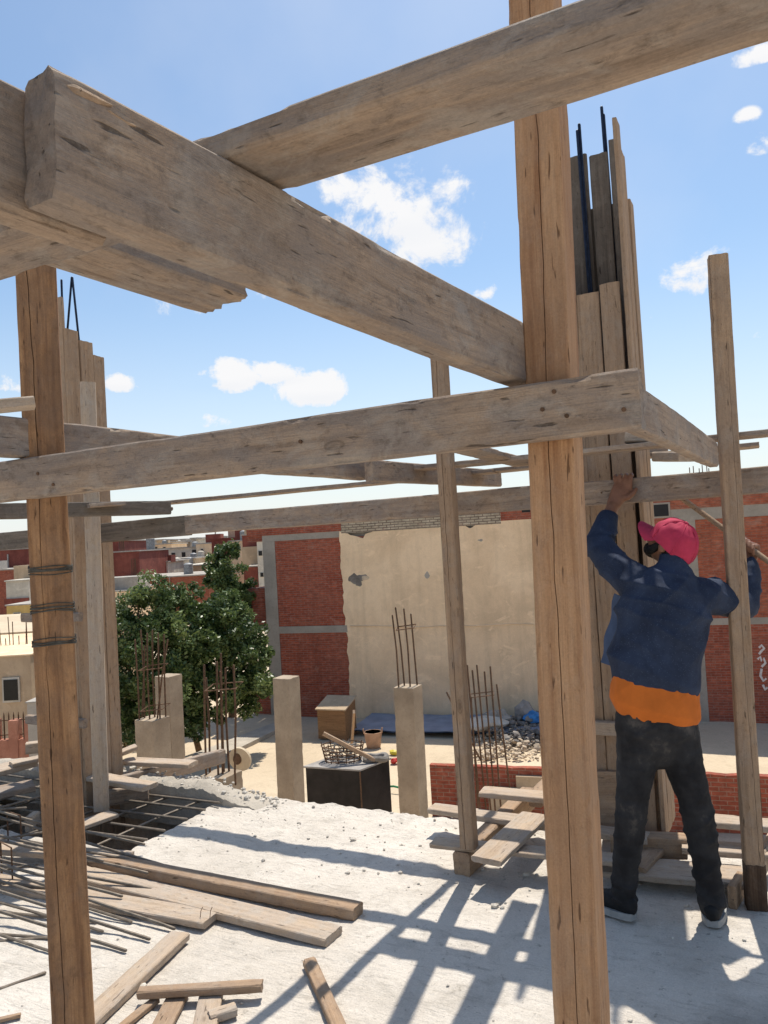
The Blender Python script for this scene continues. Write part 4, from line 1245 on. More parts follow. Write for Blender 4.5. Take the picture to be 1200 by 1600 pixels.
me = bpy.data.meshes.new('cream_plaster'); bm.to_mesh(me); bm.free()
me.materials.append(M['plaster_cream'])
o = bpy.data.objects.new('cream_plaster', me); C.objects.link(o); o.parent = nb
# crack line across the plaster, broken holes
mb = MB()
cr = [wpt(x, y) for x, y in ((548, 978), (600, 977), (650, 979), (690, 977), (740, 977), (800, 975), (860, 977), (900, 978))]
mb.tube([V((s, -.026, wz(z) + .02 * math.sin(s * 7))) for s, z in cr], [(.035, .02)] * len(cr), 6)
mb.build('plaster_ridge', M['plaster_cream'], nb, smooth=True)
mb = MB()
for (px, py, rx, rz) in ((553, 904, .2, .16), (566, 903, .2, .11), (560, 911, .13, .1)):
    s, z = wpt(px, py); mb.blob((s, -.026, wz(z)), (rx, .012, rz), 2, .5, px)
mb.build('broken_hole', M['rubble_dark'], nb)
mb = MB(); s, z = wpt(571, 903); mb.blob((s, -.034, wz(z)), (.14, .012, .07), 2, .4, 9); mb.build('hole_filling', M['rubble'], nb)
mb = MB()
for (px, py, rx, rz) in ((668, 899, .07, .09), (751, 844, .06, .04)):
    s, z = wpt(px, py); MB().blob((s, -.027, wz(z)), (rx, .006, rz), 2, .8, px).build('plaster_scar', M['plaster_grey'], nb)
# window by the right column
s0, z1 = wpt(1021, 789); s1, z0 = wpt(1045, 806)
fr = wb('window', s0 - .05, s1 + .05, z0 - .05, z1 + .05, -.034, .05, M['concrete_far'])
wb('pane', s0, s1, z0, z1, -.04, .02, M['window_dark'], fr)
s0, z1 = wpt(815, 793); s1, z0 = wpt(829, 800)
wb('vent', s0, s1, z0, z1, -.034, .02, M['window_dark'])
# balconies on the street side, seen end on
for (px0, px1, y0, y1) in ((387, 414, 920, 985), (394, 417, 1068, 1128)):
    s0, z1 = wpt(px0, y0); s1, z0 = wpt(px1, y1)
    b_ = wb('balcony', s0, sL - .003, z0 + .16, z1, .05, 6.0, M['brick'])
    wb('balcony_slab', s0 - .05, sL - .003, z0, z0 + .159, .03, 6.1, M['concrete_far'], b_)
s0, z1 = wpt(404, 1125); 
wb('foot_wall', s0, sL - .004, GZ - .05, wpt(404, 1133)[1], .2, 6.0, M['brick_orange'])
s0, z1 = wpt(385, 822)
wb('roof_overhang', s0, sL - .002, zT0 + .02, zTop - .01, .0, 7.0, M['brick'])
# white scribble sprayed on the bricks
mb = MB()
for stroke in ([(1186, 1012), (1190, 1008), (1194, 1013), (1189, 1018), (1186, 1022)], [(1184, 1030), (1188, 1026), (1190, 1033), (1193, 1028), (1196, 1036), (1190, 1042)],
               [(1190, 1045), (1188, 1056), (1193, 1064), (1197, 1060)], [(1192, 1070), (1196, 1078), (1199, 1074)]):
    pts = [wpt(*p) for p in stroke]
    mb.tube([V((a_, -.004, wz(b_))) for a_, b_ in pts], [(.03, .004)] * len(pts), 6, flatdir=(0, 1, 0))
mb.build('sprayed_scribble', M['white_paint'], nb)

# thin sheet that paints the bluish shade of the wall onto the ground
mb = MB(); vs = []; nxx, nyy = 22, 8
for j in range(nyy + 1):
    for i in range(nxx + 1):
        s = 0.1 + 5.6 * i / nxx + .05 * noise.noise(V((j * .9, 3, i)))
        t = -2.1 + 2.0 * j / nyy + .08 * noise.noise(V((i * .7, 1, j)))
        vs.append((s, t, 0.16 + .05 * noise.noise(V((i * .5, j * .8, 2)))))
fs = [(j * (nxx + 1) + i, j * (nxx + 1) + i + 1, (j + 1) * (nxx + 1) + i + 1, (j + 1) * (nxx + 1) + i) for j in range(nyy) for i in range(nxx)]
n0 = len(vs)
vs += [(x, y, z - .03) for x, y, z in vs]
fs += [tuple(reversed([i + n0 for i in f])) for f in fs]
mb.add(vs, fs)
o = mb.build('shade_sheet', M['ground_shade'], smooth=True); o.location = V((WP0.x, WP0.y, GZ)); o.rotation_euler.z = WANG
tag(o, 'sheet coloured blue grey as the shade on the ground along the foot of the cream plaster wall', 'shade_sheet')

# heap of rubble
mb = MB()
for k in range(1100):
    px = random.gauss(795, 36); py = random.uniform(1120, 1190)
    if px < 735 or px > 905: continue
    p = G(px, py, GZ)
    hgt = 0.28 * math.exp(-((px - 800) / 40) ** 2) * random.random()
    s = random.choice([.02, .025, .03, .04, .05, .08]) * random.uniform(.7, 1.3)
    Mx = Matrix.Rotation(random.uniform(0, 6), 3, 'Z') @ Matrix.Rotation(random.uniform(-.8, .8), 3, 'X')
    mb.blob(p + V((0, 0, hgt + s * .2)), (s, s * random.uniform(.5, 1), s * random.uniform(.3, .7)), 1, .6, k, Mx)
tag(mb.build('rubble', M['rubble']), 'heap of broken masonry at the foot of the cream wall', 'rubble', kind='stuff')
mb = MB()
for k in range(260):
    px = random.gauss(822, 24); py = random.uniform(1128, 1172)
    p = G(px, py, GZ); s = random.choice([.03, .05, .07, .12]) * random.uniform(.7, 1.3)
    Mx = Matrix.Rotation(random.uniform(0, 6), 3, 'Z') @ Matrix.Rotation(random.uniform(-.8, .8), 3, 'X')
    mb.blob(p + V((0, 0, .34 * random.random() + s * .2)), (s, s * random.uniform(.5, 1), s * random.uniform(.25, .7)), 1, .6, k, Mx)
tag(mb.build('rubble', M['rubble_dark']), 'darker heap of debris behind the pale rubble', 'rubble', kind='stuff')
for (px, py, mt, sz, lb) in ((757, 1140, 'plaster_white', (.62, .3, .2), 'pale slab of broken plaster leaning on the debris heap'),
                             (778, 1133, 'plaster_grey', (.35, .25, .25), 'grey lump of concrete right of the pale broken slab'),
                             (834, 1128, 'blue_plastic', (.3, .25, .16), 'blue plastic sack on top of the debris heap'),
                             (820, 1126, 'tank_top', (.3, .2, .3), 'grey sack on the debris heap beside the blue one')):
    p = G(px, py + 12, GZ)
    o = MB().blob((0, 0, sz[2] * .8 + .2), sz, 2, .55, px).build('sack' if 'sack' in lb else 'broken_slab', M[mt]); o.location = p
    tag(o, lb, 'sack' if 'sack' in lb else 'debris')

# low brick wall
a0 = P(671, 1195, 15.3); dv = V((0.953, -0.304, 0)).normalized()
lw = empty('low_brick_wall', V((a0.x, a0.y, GZ)), math.atan2(dv.y, dv.x))
hz = a0.z - GZ
tag(lw, 'low dusty red brick wall on the ground beyond the slab edge at right', 'brick wall')
mb = MB()
vs = []; K = 60
for i in range(K + 1):
    s = 9.0 * i / K
    for (y, z) in ((0, -.1), (0, hz), (.14, hz), (.14, -.1)):
        vs.append((s, y, z + (.02 * noise.noise(V((s * 4, y, 1))) if z > 0 else 0)))
fs = [(i * 4 + j, i * 4 + j + 1, (i + 1) * 4 + j + 1, (i + 1) * 4 + j) for i in range(K) for j in range(3)] + [(0, 1, 2, 3), tuple(K * 4 + j for j in range(4))]
mb.add(vs, fs); mb.build('brickwork', M['brick_low'], lw)
mb = MB(); mb.box((1.55, -.16, .32), (.7, .3, .64)); mb.build('footing', M['concrete'], lw)
mb = MB()
MB().box((1.95, -.05, .75), (.5, .08, .25)).build('mortar_patch', M['plaster_beige'], lw)

# ------------------------------------------------------------------ houses of the town
def house(label, px0, px1, ytop, d, mat, depth=8.0, wins=(), zb=GZ, cat='house', group=None, roof='plaster_grey', parapet=0.0, extra=()):
    A = P(px0, ytop + (px0 - px1) * 0.0, d); B = P(px1, ytop - 0.058 * (px1 - px0), d)
    zt = P((px0 + px1) / 2, ytop - 0.0 * (px1 - px0), d).z
    x0, x1 = A.x, B.x
    e = empty('town_house', V(((x0 + x1) / 2, d, zb)))
    tag(e, label, cat, group)
    w = x1 - x0; h = zt - zb
    MB().box((0, depth / 2, h / 2), (w, depth, h)).build('wall', M[mat], e)
    MB().box((0, depth / 2, h + .004 * d * .2), (w + .003 * d, depth + .003 * d, .0016 * d)).build('roof', M[roof], e)
    for (a, b, c, dd_) in wins:
        p, q = P(a, c, d), P(b, dd_, d)
        ww, hh = abs(q.x - p.x), abs(p.z - q.z)
        cx, cz = (p.x + q.x) / 2 - e.location.x, (p.z + q.z) / 2 - zb
        fr = MB().box((cx, -.01, cz), (ww * 1.25, .08, hh * 1.2)).build('window', M['plaster_white'], e)
        MB().box((cx, -.03, cz), (ww, .08, hh)).build('pane', M['window_dark'], fr)
    if 40 < d < 300 and px1 > 0:
        rg = random.Random(int(px0 * 7 + d))
        for k in range(rg.randint(1, 3)):
            xx = rg.uniform(-.42, .42) * w; yy = rg.uniform(.15, .7) * depth
            kind = rg.random()
            if kind < .35:
                hh = rg.uniform(.5, 1.1); MB().tube([(xx, yy, h), (xx, yy, h + hh), (xx, yy, h + hh + .12)], [.4, .4, .12], 12, caps='flat').build('water_tank', M[rg.choice(['plaster_white', 'steel_pole'])], e, smooth=True)
            elif kind < .7:
                ww = rg.uniform(1.0, 2.4); hh = rg.uniform(.6, 1.5); MB().box((xx, yy, h + hh / 2), (ww, ww, hh)).build('stair_head', M[rg.choice(['plaster_grey', 'plaster_beige', 'plaster_maroon'])], e)
            else:
                hh = rg.uniform(.8, 1.8)
                mbq = MB()
                for q in range(4): mbq.tube([(xx + q * .12, yy, h), (xx + q * .12 + rg.uniform(-.06, .06), yy, h + hh)], .03, 4)
                mbq.build('starter_bars', M['rust'], e)
    for (a, b, c, dd_, mt, nm) in extra:
        p, q = P(a, c, d), P(b, dd_, d)
        MB().box(((p.x + q.x) / 2 - e.location.x, -.06, (p.z + q.z) / 2 - zb), (abs(q.x - p.x), .2, abs(p.z - q.z))).build(nm, M[mt], e)
    return e

# near left
house('beige house with one black window at the left edge', -170, 47, 1030, 21, 'plaster_beige', 9, [(7, 30, 1062, 1093)], roof='plaster_cream')
house('flat roofed pale house behind the beige house at the left edge', -230, 50, 996, 27, 'plaster_beige', 9, roof='sand')
house('small yellow house left of the banded post', 10, 47, 946, 48, 'plaster_yellow', 6, [(22, 32, 958, 967)], roof='plaster_grey')
house('white walled house with a red lower storey at the left edge', 9, 45, 908, 56, 'plaster_white', 7, roof='plaster_white', extra=[(8, 46, 936, 948, 'plaster_maroon', 'lower_storey')])
house('maroon brick house behind the white one at left', -240, 44, 866, 75, 'plaster_maroon', 10, [(0, 6, 880, 892)], extra=[(12, 15, 866, 900, 'plaster_grey', 'concrete_post'), (-40, 44, 892, 895, 'plaster_grey', 'floor_beam')])
house('red brick house below the maroon house at left', -200, 46, 896, 66, 'brick', 8)
house('pale far block at the left edge of the skyline', -320, 60, 851, 150, 'plaster_grey', 12)
# between the posts and the tree
house('tall maroon brick block right of the pale post', 152, 184, 846, 72, 'plaster_maroon', 9)
house('wide maroon brick block with a concrete post', 160, 217, 863, 66, 'plaster_maroon', 9, extra=[(174, 177, 863, 905, 'plaster_grey', 'concrete_post')])
house('long white apartment block with small windows', 186, 334, 858, 98, 'plaster_white', 12,
      [(218, 222, 866, 873), (228, 236, 865, 876), (251, 257, 865, 872), (268, 274, 864, 872), (284, 290, 863, 870), (300, 308, 859, 868)])
house('cream block rising at the right end of the white apartments', 306, 336, 850, 92, 'plaster_cream', 9, [(314, 318, 858, 864)])
house('low beige house with a cluttered roof in front of the apartments', 217, 330, 886, 80, 'plaster_beige', 9, [(240, 246, 893, 902), (258, 264, 894, 904)], roof='plaster_white')
house('long red brick terrace above the left tree', 175, 325, 903, 62, 'brick_orange', 9, [(180, 186, 911, 918)], extra=[(230, 232, 903, 930, 'plaster_grey', 'concrete_post'), (265, 267, 900, 925, 'plaster_grey', 'concrete_post')])
house('cream garden house between the posts and the left tree', 160, 196, 925, 45, 'plaster_cream', 6, extra=[(163, 177, 912, 925, 'wood_dark', 'roof_shed')])
house('maroon house behind the tall tree', 330, 384, 842, 78, 'plaster_maroon', 9, roof='plaster_maroon')
house('cream house with a window left of the tall tree top', 358, 382, 846, 70, 'plaster_cream', 7, [(371, 376, 855, 860)])
house('maroon block between the tall tree and the brick building', 378, 411, 836, 60, 'plaster_maroon', 8, extra=[(380, 411, 873, 876, 'plaster_white', 'floor_beam')])
house('narrow white block with green shuttered windows beside the brick building', 401, 416, 846, 52, 'plaster_white', 8, [(404, 410, 861, 868), (407, 412, 895, 901)])
house('low dark brick house under the maroon block', 384, 402, 886, 56, 'plaster_maroon', 7)
house('white house with a flat roof between the maroon block and the terrace', 216, 262, 880, 74, 'plaster_white', 8, [(224, 229, 888, 894), (240, 245, 888, 894)])
house('beige house with three windows under the white apartments', 262, 304, 874, 86, 'plaster_beige', 8, [(268, 272, 879, 885), (280, 284, 879, 885), (292, 296, 879, 885)])
house('grey unfinished house at the left edge behind the white walled house', -30, 30, 884, 88, 'plaster_grey', 8, [(2, 7, 888, 894), (16, 21, 888, 894)])
house('cream house rising behind the long apartments', 236, 268, 851, 130, 'plaster_cream', 10, [(242, 246, 855, 859), (255, 259, 855, 859)])
house('brown house behind the maroon brick block', 196, 226, 855, 125, 'plaster_pink', 10, [(204, 208, 859, 863)])
# far skyline
rs = random.Random(11)
x = 178
while x < 400:
    w = rs.uniform(7, 15); yt = 868 - 0.058 * x + rs.uniform(-9.5, -2)
    house('tiny pale block far away on the skyline', x, x + w, yt, rs.uniform(380, 600), rs.choice(['plaster_white', 'plaster_grey', 'plaster_beige']), 30, group='far blocks on the skyline')
    x += w * rs.uniform(.55, 1.0)
for x in (1086, 1128, 1160, 1190, -10, 30, 60, 90):
    house('tiny pale block far away on the skyline', x, x + 30, 866 - 0.058 * x - rs.uniform(0, 8), rs.uniform(380, 600), 'plaster_grey', 30, group='far blocks on the skyline')
# a mast
a = P(336, 846, 140); b = P(337, 822, 140)
o = MB().tube([V((0, 0, -8)), V((0, 0, 0)), b - a], 0.12, 6).build('antenna_mast', M['steel_pole']); o.location = a
tag(o, 'thin mast sticking up above the skyline left of the tall tree', 'mast')
# starter bars on a roof behind the brick building
sr = empty('rebar_cage', P(1095, 740, 33)); L0 = sr.location
tag(sr, 'thin starter bars above the roof of the brick building at right', 'rebar')
for px in (1078, 1084, 1093, 1098, 1105, 1108):
    a = P(px, 742 - (px - 1078) * .06, 33); MB().tube([a - L0 - V((0, 0, 1)), a - L0, a - L0 + V((0, 0, random.uniform(.2, .4)))], 0.02, 5).build('bar', M['rust'], sr)
# roof rods of the pale house at left
rr_ = empty('rebar_cage', P(15, 1000, 24)); L0 = rr_.location
tag(rr_, 'thin rusty bars standing on the flat roof at the left edge', 'rebar')
for px in (5, 12, 18, 22, 31, 40, 44):
    a = P(px, 1034, 23.5); MB().tube([a - L0 - V((0, 0, .3)), a - L0 + V((random.uniform(-.08, .08), 0, random.uniform(.7, 1.5)))], 0.014, 5).build('bar', M['rust'], rr_)

# pink boundary wall with spiked fence
A, B = P(-70, 1156, 17.5), P(48, 1138, 17.0)
fw = empty('boundary_wall', V(((A.x + B.x) / 2, (A.y + B.y) / 2, GZ)))
tag(fw, 'terracotta boundary wall at the left edge', 'wall')
h = A.z - GZ; w = B.x - A.x
MB().box((0, 0, h / 2), (w, .2, h)).build('wall_body', M['plaster_pink'], fw)
for px in (22, 47, -10):
    p = P(px, 1125, 17.2); MB().box((p.x - fw.location.x, -.01, (p.z - GZ) / 2), (.2, .24, p.z - GZ)).build('pier', M['plaster_pink'], fw)
sf = empty('iron_fence', V((fw.location.x, fw.location.y, A.z)))
tag(sf, 'spiked iron fence on top of the terracotta wall', 'fence')
for i in range(18):
    xx = -w / 2 + w * (i + .5) / 18
    MB().tube([V((xx, 0, 0)), V((xx, 0, .52)), V((xx, 0, .6))], [.016, .016, .003], 5).build('spike', M['rust'], sf)
for z in (.1, .42): MB().tube([V((-w / 2, 0, z)), V((w / 2, 0, z))], .014, 5).build('rail', M['rust'], sf)
# stacked dusty blocks of half built house at left, seen past the post
house('dusty grey wall end behind the banded post at left', 42, 58, 1098, 12.5, 'plaster_grey', 2.2, cat='wall')

# pavement strip / kerb of the street beyond the columns
r0 = [G(300, 1178, GZ + .06), G(430, 1128, GZ + .06), G(440, 1136, GZ + .06), G(330, 1190, GZ + .06)]
mb = MB(); mb.add(r0 + [p - V((0, 0, .25)) for p in r0], [(0, 1, 2, 3), (7, 6, 5, 4), (0, 4, 5, 1), (1, 5, 6, 2), (2, 6, 7, 3), (3, 7, 4, 0)])
tag(mb.build('kerb', M['concrete_pale']), kind='structure')

# ------------------------------------------------------------------ trees
def leafmat(name, c1, c2, c3):
    t = NT(name)
    at = t.n('ShaderNodeAttribute', attribute_name='shade')
    c = t.coord()
    a = t.noise(c, 1.6, 4, 0.6)
    f = t.math('ADD', t.math('MULTIPLY', at.outputs['Fac'], 0.6), t.math('MULTIPLY', a, 0.45))
    col = t.ramp(f, [(0.25, c1), (0.52, c2), (0.8, c3)])
    t.out(col, 0.42)
    t.b.inputs['Specular IOR Level'].default_value = 0.45
    tr = t.n('ShaderNodeBsdfTranslucent'); t.l(col, tr.inputs['Color'])
    mx = t.n('ShaderNodeMixShader'); mx.inputs[0].default_value = 0.25
    t.l(t.b.outputs[0], mx.inputs[1]); t.l(tr.outputs[0], mx.inputs[2])
    o = [n for n in t.t.nodes if n.type == 'OUTPUT_MATERIAL'][0]
    t.l(mx.outputs[0], o.inputs['Surface'])
    return t.m
M['leaf'] = leafmat('ficus_leaf', (.030, .054, .015), (.076, .122, .034), (.165, .215, .072))
M['leaf_dry'] = leafmat('dry_leaf', (.12, .085, .03), (.2, .14, .05), (.26, .2, .08))

def crown(blobs, n, size, seed):
    rg = random.Random(seed)
    vs, fs, sh = [], [], []
    tot = sum(r ** 2.2 for (_, r) in blobs)
    for (c, r) in blobs:
        k = int(n * r ** 2.2 / tot)
        # clumps inside the blob
        cl = []
        for q in range(max(8, int(30 * (r / 0.8) ** 1.6))):
            while True:
                p = V((rg.uniform(-1, 1), rg.uniform(-1, 1), rg.uniform(-1, 1)))
                if 0.35 < p.length < 1: break
            if rg.random() < .22: p = p.normalized() * rg.uniform(1.0, 1.28)
            cl.append((c + V((p.x * r, p.y * r, p.z * r * .95)), rg.uniform(.14, .32) * (0.6 + .5 * r), rg.uniform(0, 1)))
        for q in range(k):
            cc0, cr0, s0 = rg.choice(cl)
            d = V((rg.gauss(0, 1), rg.gauss(0, 1), rg.gauss(0, .8)))
            d = d.normalized() * cr0 * rg.random() ** .4
            p = cc0 + d
            a = V((rg.gauss(0, 1), rg.gauss(0, 1), rg.gauss(-.35, .7))).normalized()
            b = a.cross(V((rg.gauss(0, 1), rg.gauss(0, 1), rg.gauss(0, 1)))).normalized()
            s = size * rg.uniform(.7, 1.35)
            nrm = a.cross(b)
            i = len(vs)
            vs += [p - a * s * .5, p + b * s * .24 - nrm * s * .05, p + a * s * .5 - nrm * s * .1, p - b * s * .24 - nrm * s * .05]
            fs.append((i, i + 1, i + 2, i + 3))
            sv = min(1, max(0, s0 * .7 + rg.uniform(0, .5)))
            sh += [sv] * 4
    return vs, fs, sh

def tree(label, base, blobs_px, d, trunk_pts, rad, n, size, seed, leaf='leaf', cat='tree', group=None, limbs=True, name='ficus_tree'):
    e = empty(name, base)
    tag(e, label, cat, group)
    rg = random.Random(seed + 5)
    bl = []
    for (px, py, r, dz) in blobs_px:
        bl.append((P(px, py, d + dz) - V(base), r * d / 1200))
    vs, fs, sh = crown(bl, n, size, seed)
    mb = MB().add(vs, fs)
    me = bpy.data.meshes.new('crown'); me.from_pydata([tuple(v) for v in vs], [], fs)
    at = me.attributes.new('shade', 'FLOAT', 'POINT'); at.data.foreach_set('value', sh)
    me.materials.append(M[leaf])
    o = bpy.data.objects.new('crown', me); C.objects.link(o); o.parent = e
    tp = [V(p) for p in trunk_pts]
    MB().tube(tp, [rad * (1 - .45 * i / (len(tp) - 1)) for i in range(len(tp))], 9).build('trunk', M['bark'], e, smooth=True)
    if limbs:
        for (c, r) in bl:
            s = tp[-1].lerp(tp[-2], rg.uniform(0, .6))
            m = (s + c) / 2 + V((rg.uniform(-.2, .2), rg.uniform(-.2, .2), rg.uniform(0, .25)))
            MB().tube([s, m, c + V((0, 0, r * .5))], [rad * .5, rad * .3, rad * .1], 6).build('limb', M['bark'], e, smooth=True)
    return e

bA = V(G(222, 1192, GZ))
tree('broad dark green ficus tree behind the concrete columns, left one', bA,
     [(215, 965, 44, 0), (252, 945, 42, .4), (190, 1000, 36, -.2), (240, 1005, 48, -.5), (200, 1055, 44, -.3), (276, 985, 42, .2), (250, 1070, 50, -.4), (195, 1105, 34, -.3), (278, 1045, 40, .1), (285, 930, 26, .4), (232, 1120, 40, .3), (292, 1090, 34, .4), (180, 1050, 30, -.1), (172, 1095, 28, .1), (215, 1140, 34, .3), (262, 1125, 36, .3), (180, 960, 26, .1), (290, 1135, 24, .3), (310, 1045, 34, .3), (320, 1010, 30, .4)],
     20.0, [(0, 0, -.1), (.05, .0, .8), (.0, .1, 1.6)], .13, 44000, .115, 3, group='ficus trees by the street')
bB = V(G(312, 1172, GZ))
tree('dark green ficus tree with a thin leaning trunk, right one beside the brick building', bB,
     [(330, 960, 42, .3), (362, 985, 44, 0), (392, 1020, 32, .2), (330, 1025, 44, -.3), (375, 1055, 40, 0), (315, 1085, 34, -.2), (350, 1085, 38, -.1), (405, 1065, 22, .3), (300, 1010, 30, -.1), (385, 1095, 20, .2), (300, 1120, 18, 0)],
     20.8, [(0, 0, -.1), (-.12, 0, .45), (-.22, .0, .95), (-.1, .05, 1.6)], .09, 34000, .115, 8, group='ficus trees by the street')
bC = V((P(352, 900, 25).x, 25, GZ))
tree('tall ficus tree rising highest above the others to the skyline', bC,
     [(350, 878, 24, 0), (358, 905, 28, .2), (342, 905, 22, -.2), (365, 935, 26, 0), (342, 945, 30, 0), (372, 965, 26, .1), (352, 985, 34, .2), (352, 862, 13, 0)],
     25, [(0, 0, -.1), (.05, 0, 1.6), (0, 0, 3.2)], .14, 17000, .135, 13, group='ficus trees by the street')
bD = V(G(195, 1168, GZ))
tree('dry brown shrub under the left tree', bD, [(188, 1150, 18, 0), (206, 1140, 16, .2), (175, 1158, 14, 0), (216, 1152, 12, 0)], bD.y, [(0, 0, -.05), (0, 0, .2), (0, .02, .35)], .03, 1600, .13, 21, 'leaf_dry', 'shrub', None, False, 'dry_shrub')
bE = V(G(150, 1120, GZ))
tree('green shrub behind the pale post', bE, [(158, 1080, 22, 0), (160, 1040, 20, .2), (162, 1000, 14, 0), (172, 1115, 22, 0)], bE.y, [(0, 0, -.05), (0, 0, .4), (0, .02, .8)], .05, 2600, .15, 25, 'leaf', 'shrub', None, False, 'green_shrub')

# ------------------------------------------------------------------ the worker
def skinmat():
    t = NT('brown_skin'); c = t.coord()
    a = t.noise(c, 30, 4, .6)
    col = t.ramp(a, [(.3, (.17, .078, .045)), (.7, (.235, .115, .068))])
    return t.out(col, .5, t.bump(a, .15, .002))
def denim():
    t = NT('navy_denim'); c = t.coord(False)
    a = t.noise(c, 6, 7, .7, None, .5); f = t.noise(c, 240, 2, .5)
    col = t.ramp(a, [(.3, (.010, .016, .034)), (.72, (.030, .046, .088))])
    vo = t.n('ShaderNodeTexVoronoi'); vo.inputs['Scale'].default_value = 120
    t.l(c, vo.inputs['Vector'])
    dots = t.ramp(vo.outputs['Distance'], [(.12, .32), (.22, 0.0)])
    col = t.mix(dots, col, (.12, .16, .25))
    return t.out(col, .85, t.bump(f, .3, .002))
def jeans():
    t = NT('black_jeans'); c = t.coord(False)
    a = t.noise(c, 7, 5, .65); f = t.noise(c, 200, 2, .5)
    col = t.ramp(a, [(.42, (.014, .013, .014)), (.6, (.03, .029, .03)), (.74, (.10, .085, .072))])
    return t.out(col, .85, t.bump(f, .3, .002))
M['skin'] = skinmat(); M['denim'] = denim(); M['jeans'] = jeans()
M['denim_light'] = plain('sunlit_denim', (.055, .08, .14), .85, 0, .2, 20)  # lighter lining, with sunlight on the open front put into its colour
M['shirt'] = plain('orange_cotton', (.52, .135, .02), .85, 0, .12, 14)
M['cap'] = plain('pink_red_cotton', (.42, .032, .075), .8, 0, .14, 22)
M['hair'] = plain('black_hair', (.012, .010, .009), .6, 0, .4, 60, .8)
M['shoe'] = plain('black_shoe', (.012, .012, .013), .7, 0, .3, 20)
M['sole'] = plain('grey_rubber_sole', (.30, .30, .29), .8, 0, .25, 20)

PO = V((1.08, 3.24, 0))
worker = empty('person', PO)
tag(worker, 'worker seen from behind in a pink cap, navy jacket, orange shirt and black jeans', 'person')

def soft(mb, name, mat, voxel=.008, smooth=6, wrinkle=0.0, hem=None, folds=(), freq=(7, 7, 12), shear=None, seed=0, parent=worker):
    o = mb.build(name, mat, None, smooth=True)
    md = o.modifiers.new('r', 'REMESH'); md.mode = 'VOXEL'; md.voxel_size = voxel
    ms_ = o.modifiers.new('s', 'SMOOTH'); ms_.iterations = smooth; ms_.factor = .5
    bpy.context.view_layer.update()
    dg = bpy.context.evaluated_depsgraph_get()
    me = bpy.data.meshes.new_from_object(o.evaluated_get(dg))
    o.modifiers.clear()
    old = o.data; o.data = me; bpy.data.meshes.remove(old)
    me.name = name
    if not me.materials: me.materials.append(mat)
    if wrinkle:
        nrm = [v.normal.copy() for v in me.vertices]
        for v, n_ in zip(me.vertices, nrm):
            p = v.co
            q = V((p.x * freq[0] + seed, p.y * freq[1], p.z * freq[2]))
            w_ = noise.noise(q + V((0, 0, p.x * 5))) + .5 * noise.noise(q * 2.1 + V((3, 1, 7)))
            k_ = 1.0 if hem is None else max(0.0, min(1, abs(p.z - hem) / .14))
            fv = 0.0
            for (dx, dy, dz, fr, am, sd3) in folds:
                ph3 = 2 * math.pi * fr * (p.x * dx + p.y * dy + p.z * dz) + 5.0 * noise.noise(V((p.x * 3.1 + sd3, p.y * 3.1, p.z * 3.1))) + sd3
                mk = max(0.0, min(1.0, .35 + 1.6 * noise.noise(V((p.x * 4.3, p.y * 4.3 + sd3, p.z * 4.3)))))
                fv += am * mk * (1 - abs(math.sin(ph3 * .5))) ** 2
            v.co = p + n_ * (k_ * (wrinkle * (1 - 1.6 * abs(w_)) + fv - .003))
    if shear:
        for v in me.vertices: v.co.z += shear(v.co)
    me.polygons.foreach_set('use_smooth', [True] * len(me.polygons))
    for v in me.vertices: v.co -= PO
    me.update()
    o.parent = parent
    o.location = (0, 0, 0)
    return o

FY = (0, 1, 0)
def K(x, y=None, z=None):
    # lean of the measured points back to plumb
    if y is None: x, y, z = x
    return V((x - .058 * (1.65 - z), y, z))
def KL(L_): return [K(*p) for p in L_]
shL, elL, wrL = K(1.035, 3.275, 1.405), P(934, 852, 3.50), P(957, 792, 3.595)
shR, elR, wrR = K(1.355, 3.25, 1.335), P(1163, 945, 3.43), P(1172, 878, 3.50)
Hc = P(1053, 848, 3.285)
hu = V((.40, -.46, .79)).normalized(); hf = V((-.47, .66, .58)); hf = (hf - hu * hf.dot(hu)).normalized(); hr = hf.cross(hu)
HM = Matrix((hr, hf, hu)).transposed()
def H(x, y, z): return Hc + HM @ V((x, y, z))

# body: one continuous skin
mb = MB()
mb.tube(KL([(1.14, 3.265, .84), (1.14, 3.265, .95), (1.155, 3.25, 1.12), (1.175, 3.245, 1.28), (1.195, 3.25, 1.37), (1.215, 3.258, 1.43)]), [(.14, .09), (.135, .085), (.135, .09), (.155, .095), (.145, .08), (.07, .06)], 20, flatdir=FY)
mb.tube([K(1.205, 3.255, 1.41), K(1.225, 3.262, 1.47), H(0, -.015, -.06)], [.058, .054, .055], 14)
mb.blob(H(0, 0, .012), (.076, .094, .088), 3, M=HM)
mb.blob(H(0, .03, -.045), (.06, .066, .066), 3, M=HM)
mb.blob(H(0, .062, -.085), (.035, .03, .028), 2, M=HM)           # chin
mb.tube([H(0, .09, .02), H(0, .112, -.018), H(0, .095, -.03)], [.010, .016, .010], 8)   # nose
mb.blob(H(0, .088, .03), (.05, .014, .012), 2, M=HM)              # brow
for s in (-1, 1):
    mb.blob(H(s * .03, .088, .008), (.013, .012, .009), 2, M=HM)   # eye
    mb.blob(H(s * .079, -.008, -.012), (.010, .022, .034), 2, M=HM)  # ear
    mb.blob(H(s * .018, .088, -.056), (.02, .012, .007), 2, M=HM)   # lips
mb.tube([shL + V((.04, 0, -.03)), shL + V((.01, 0, -.01)), elL], [.042, .042, .036], 12)
mb.tube([elL, elL.lerp(wrL, .35), wrL], [.036, .038, .029], 12)
mb.tube([shR + V((-.04, 0, 0)), shR, elR], [.042, .042, .036], 12)
mb.tube([elR, elR.lerp(wrR, .35), wrR], [.036, .038, .029], 12)
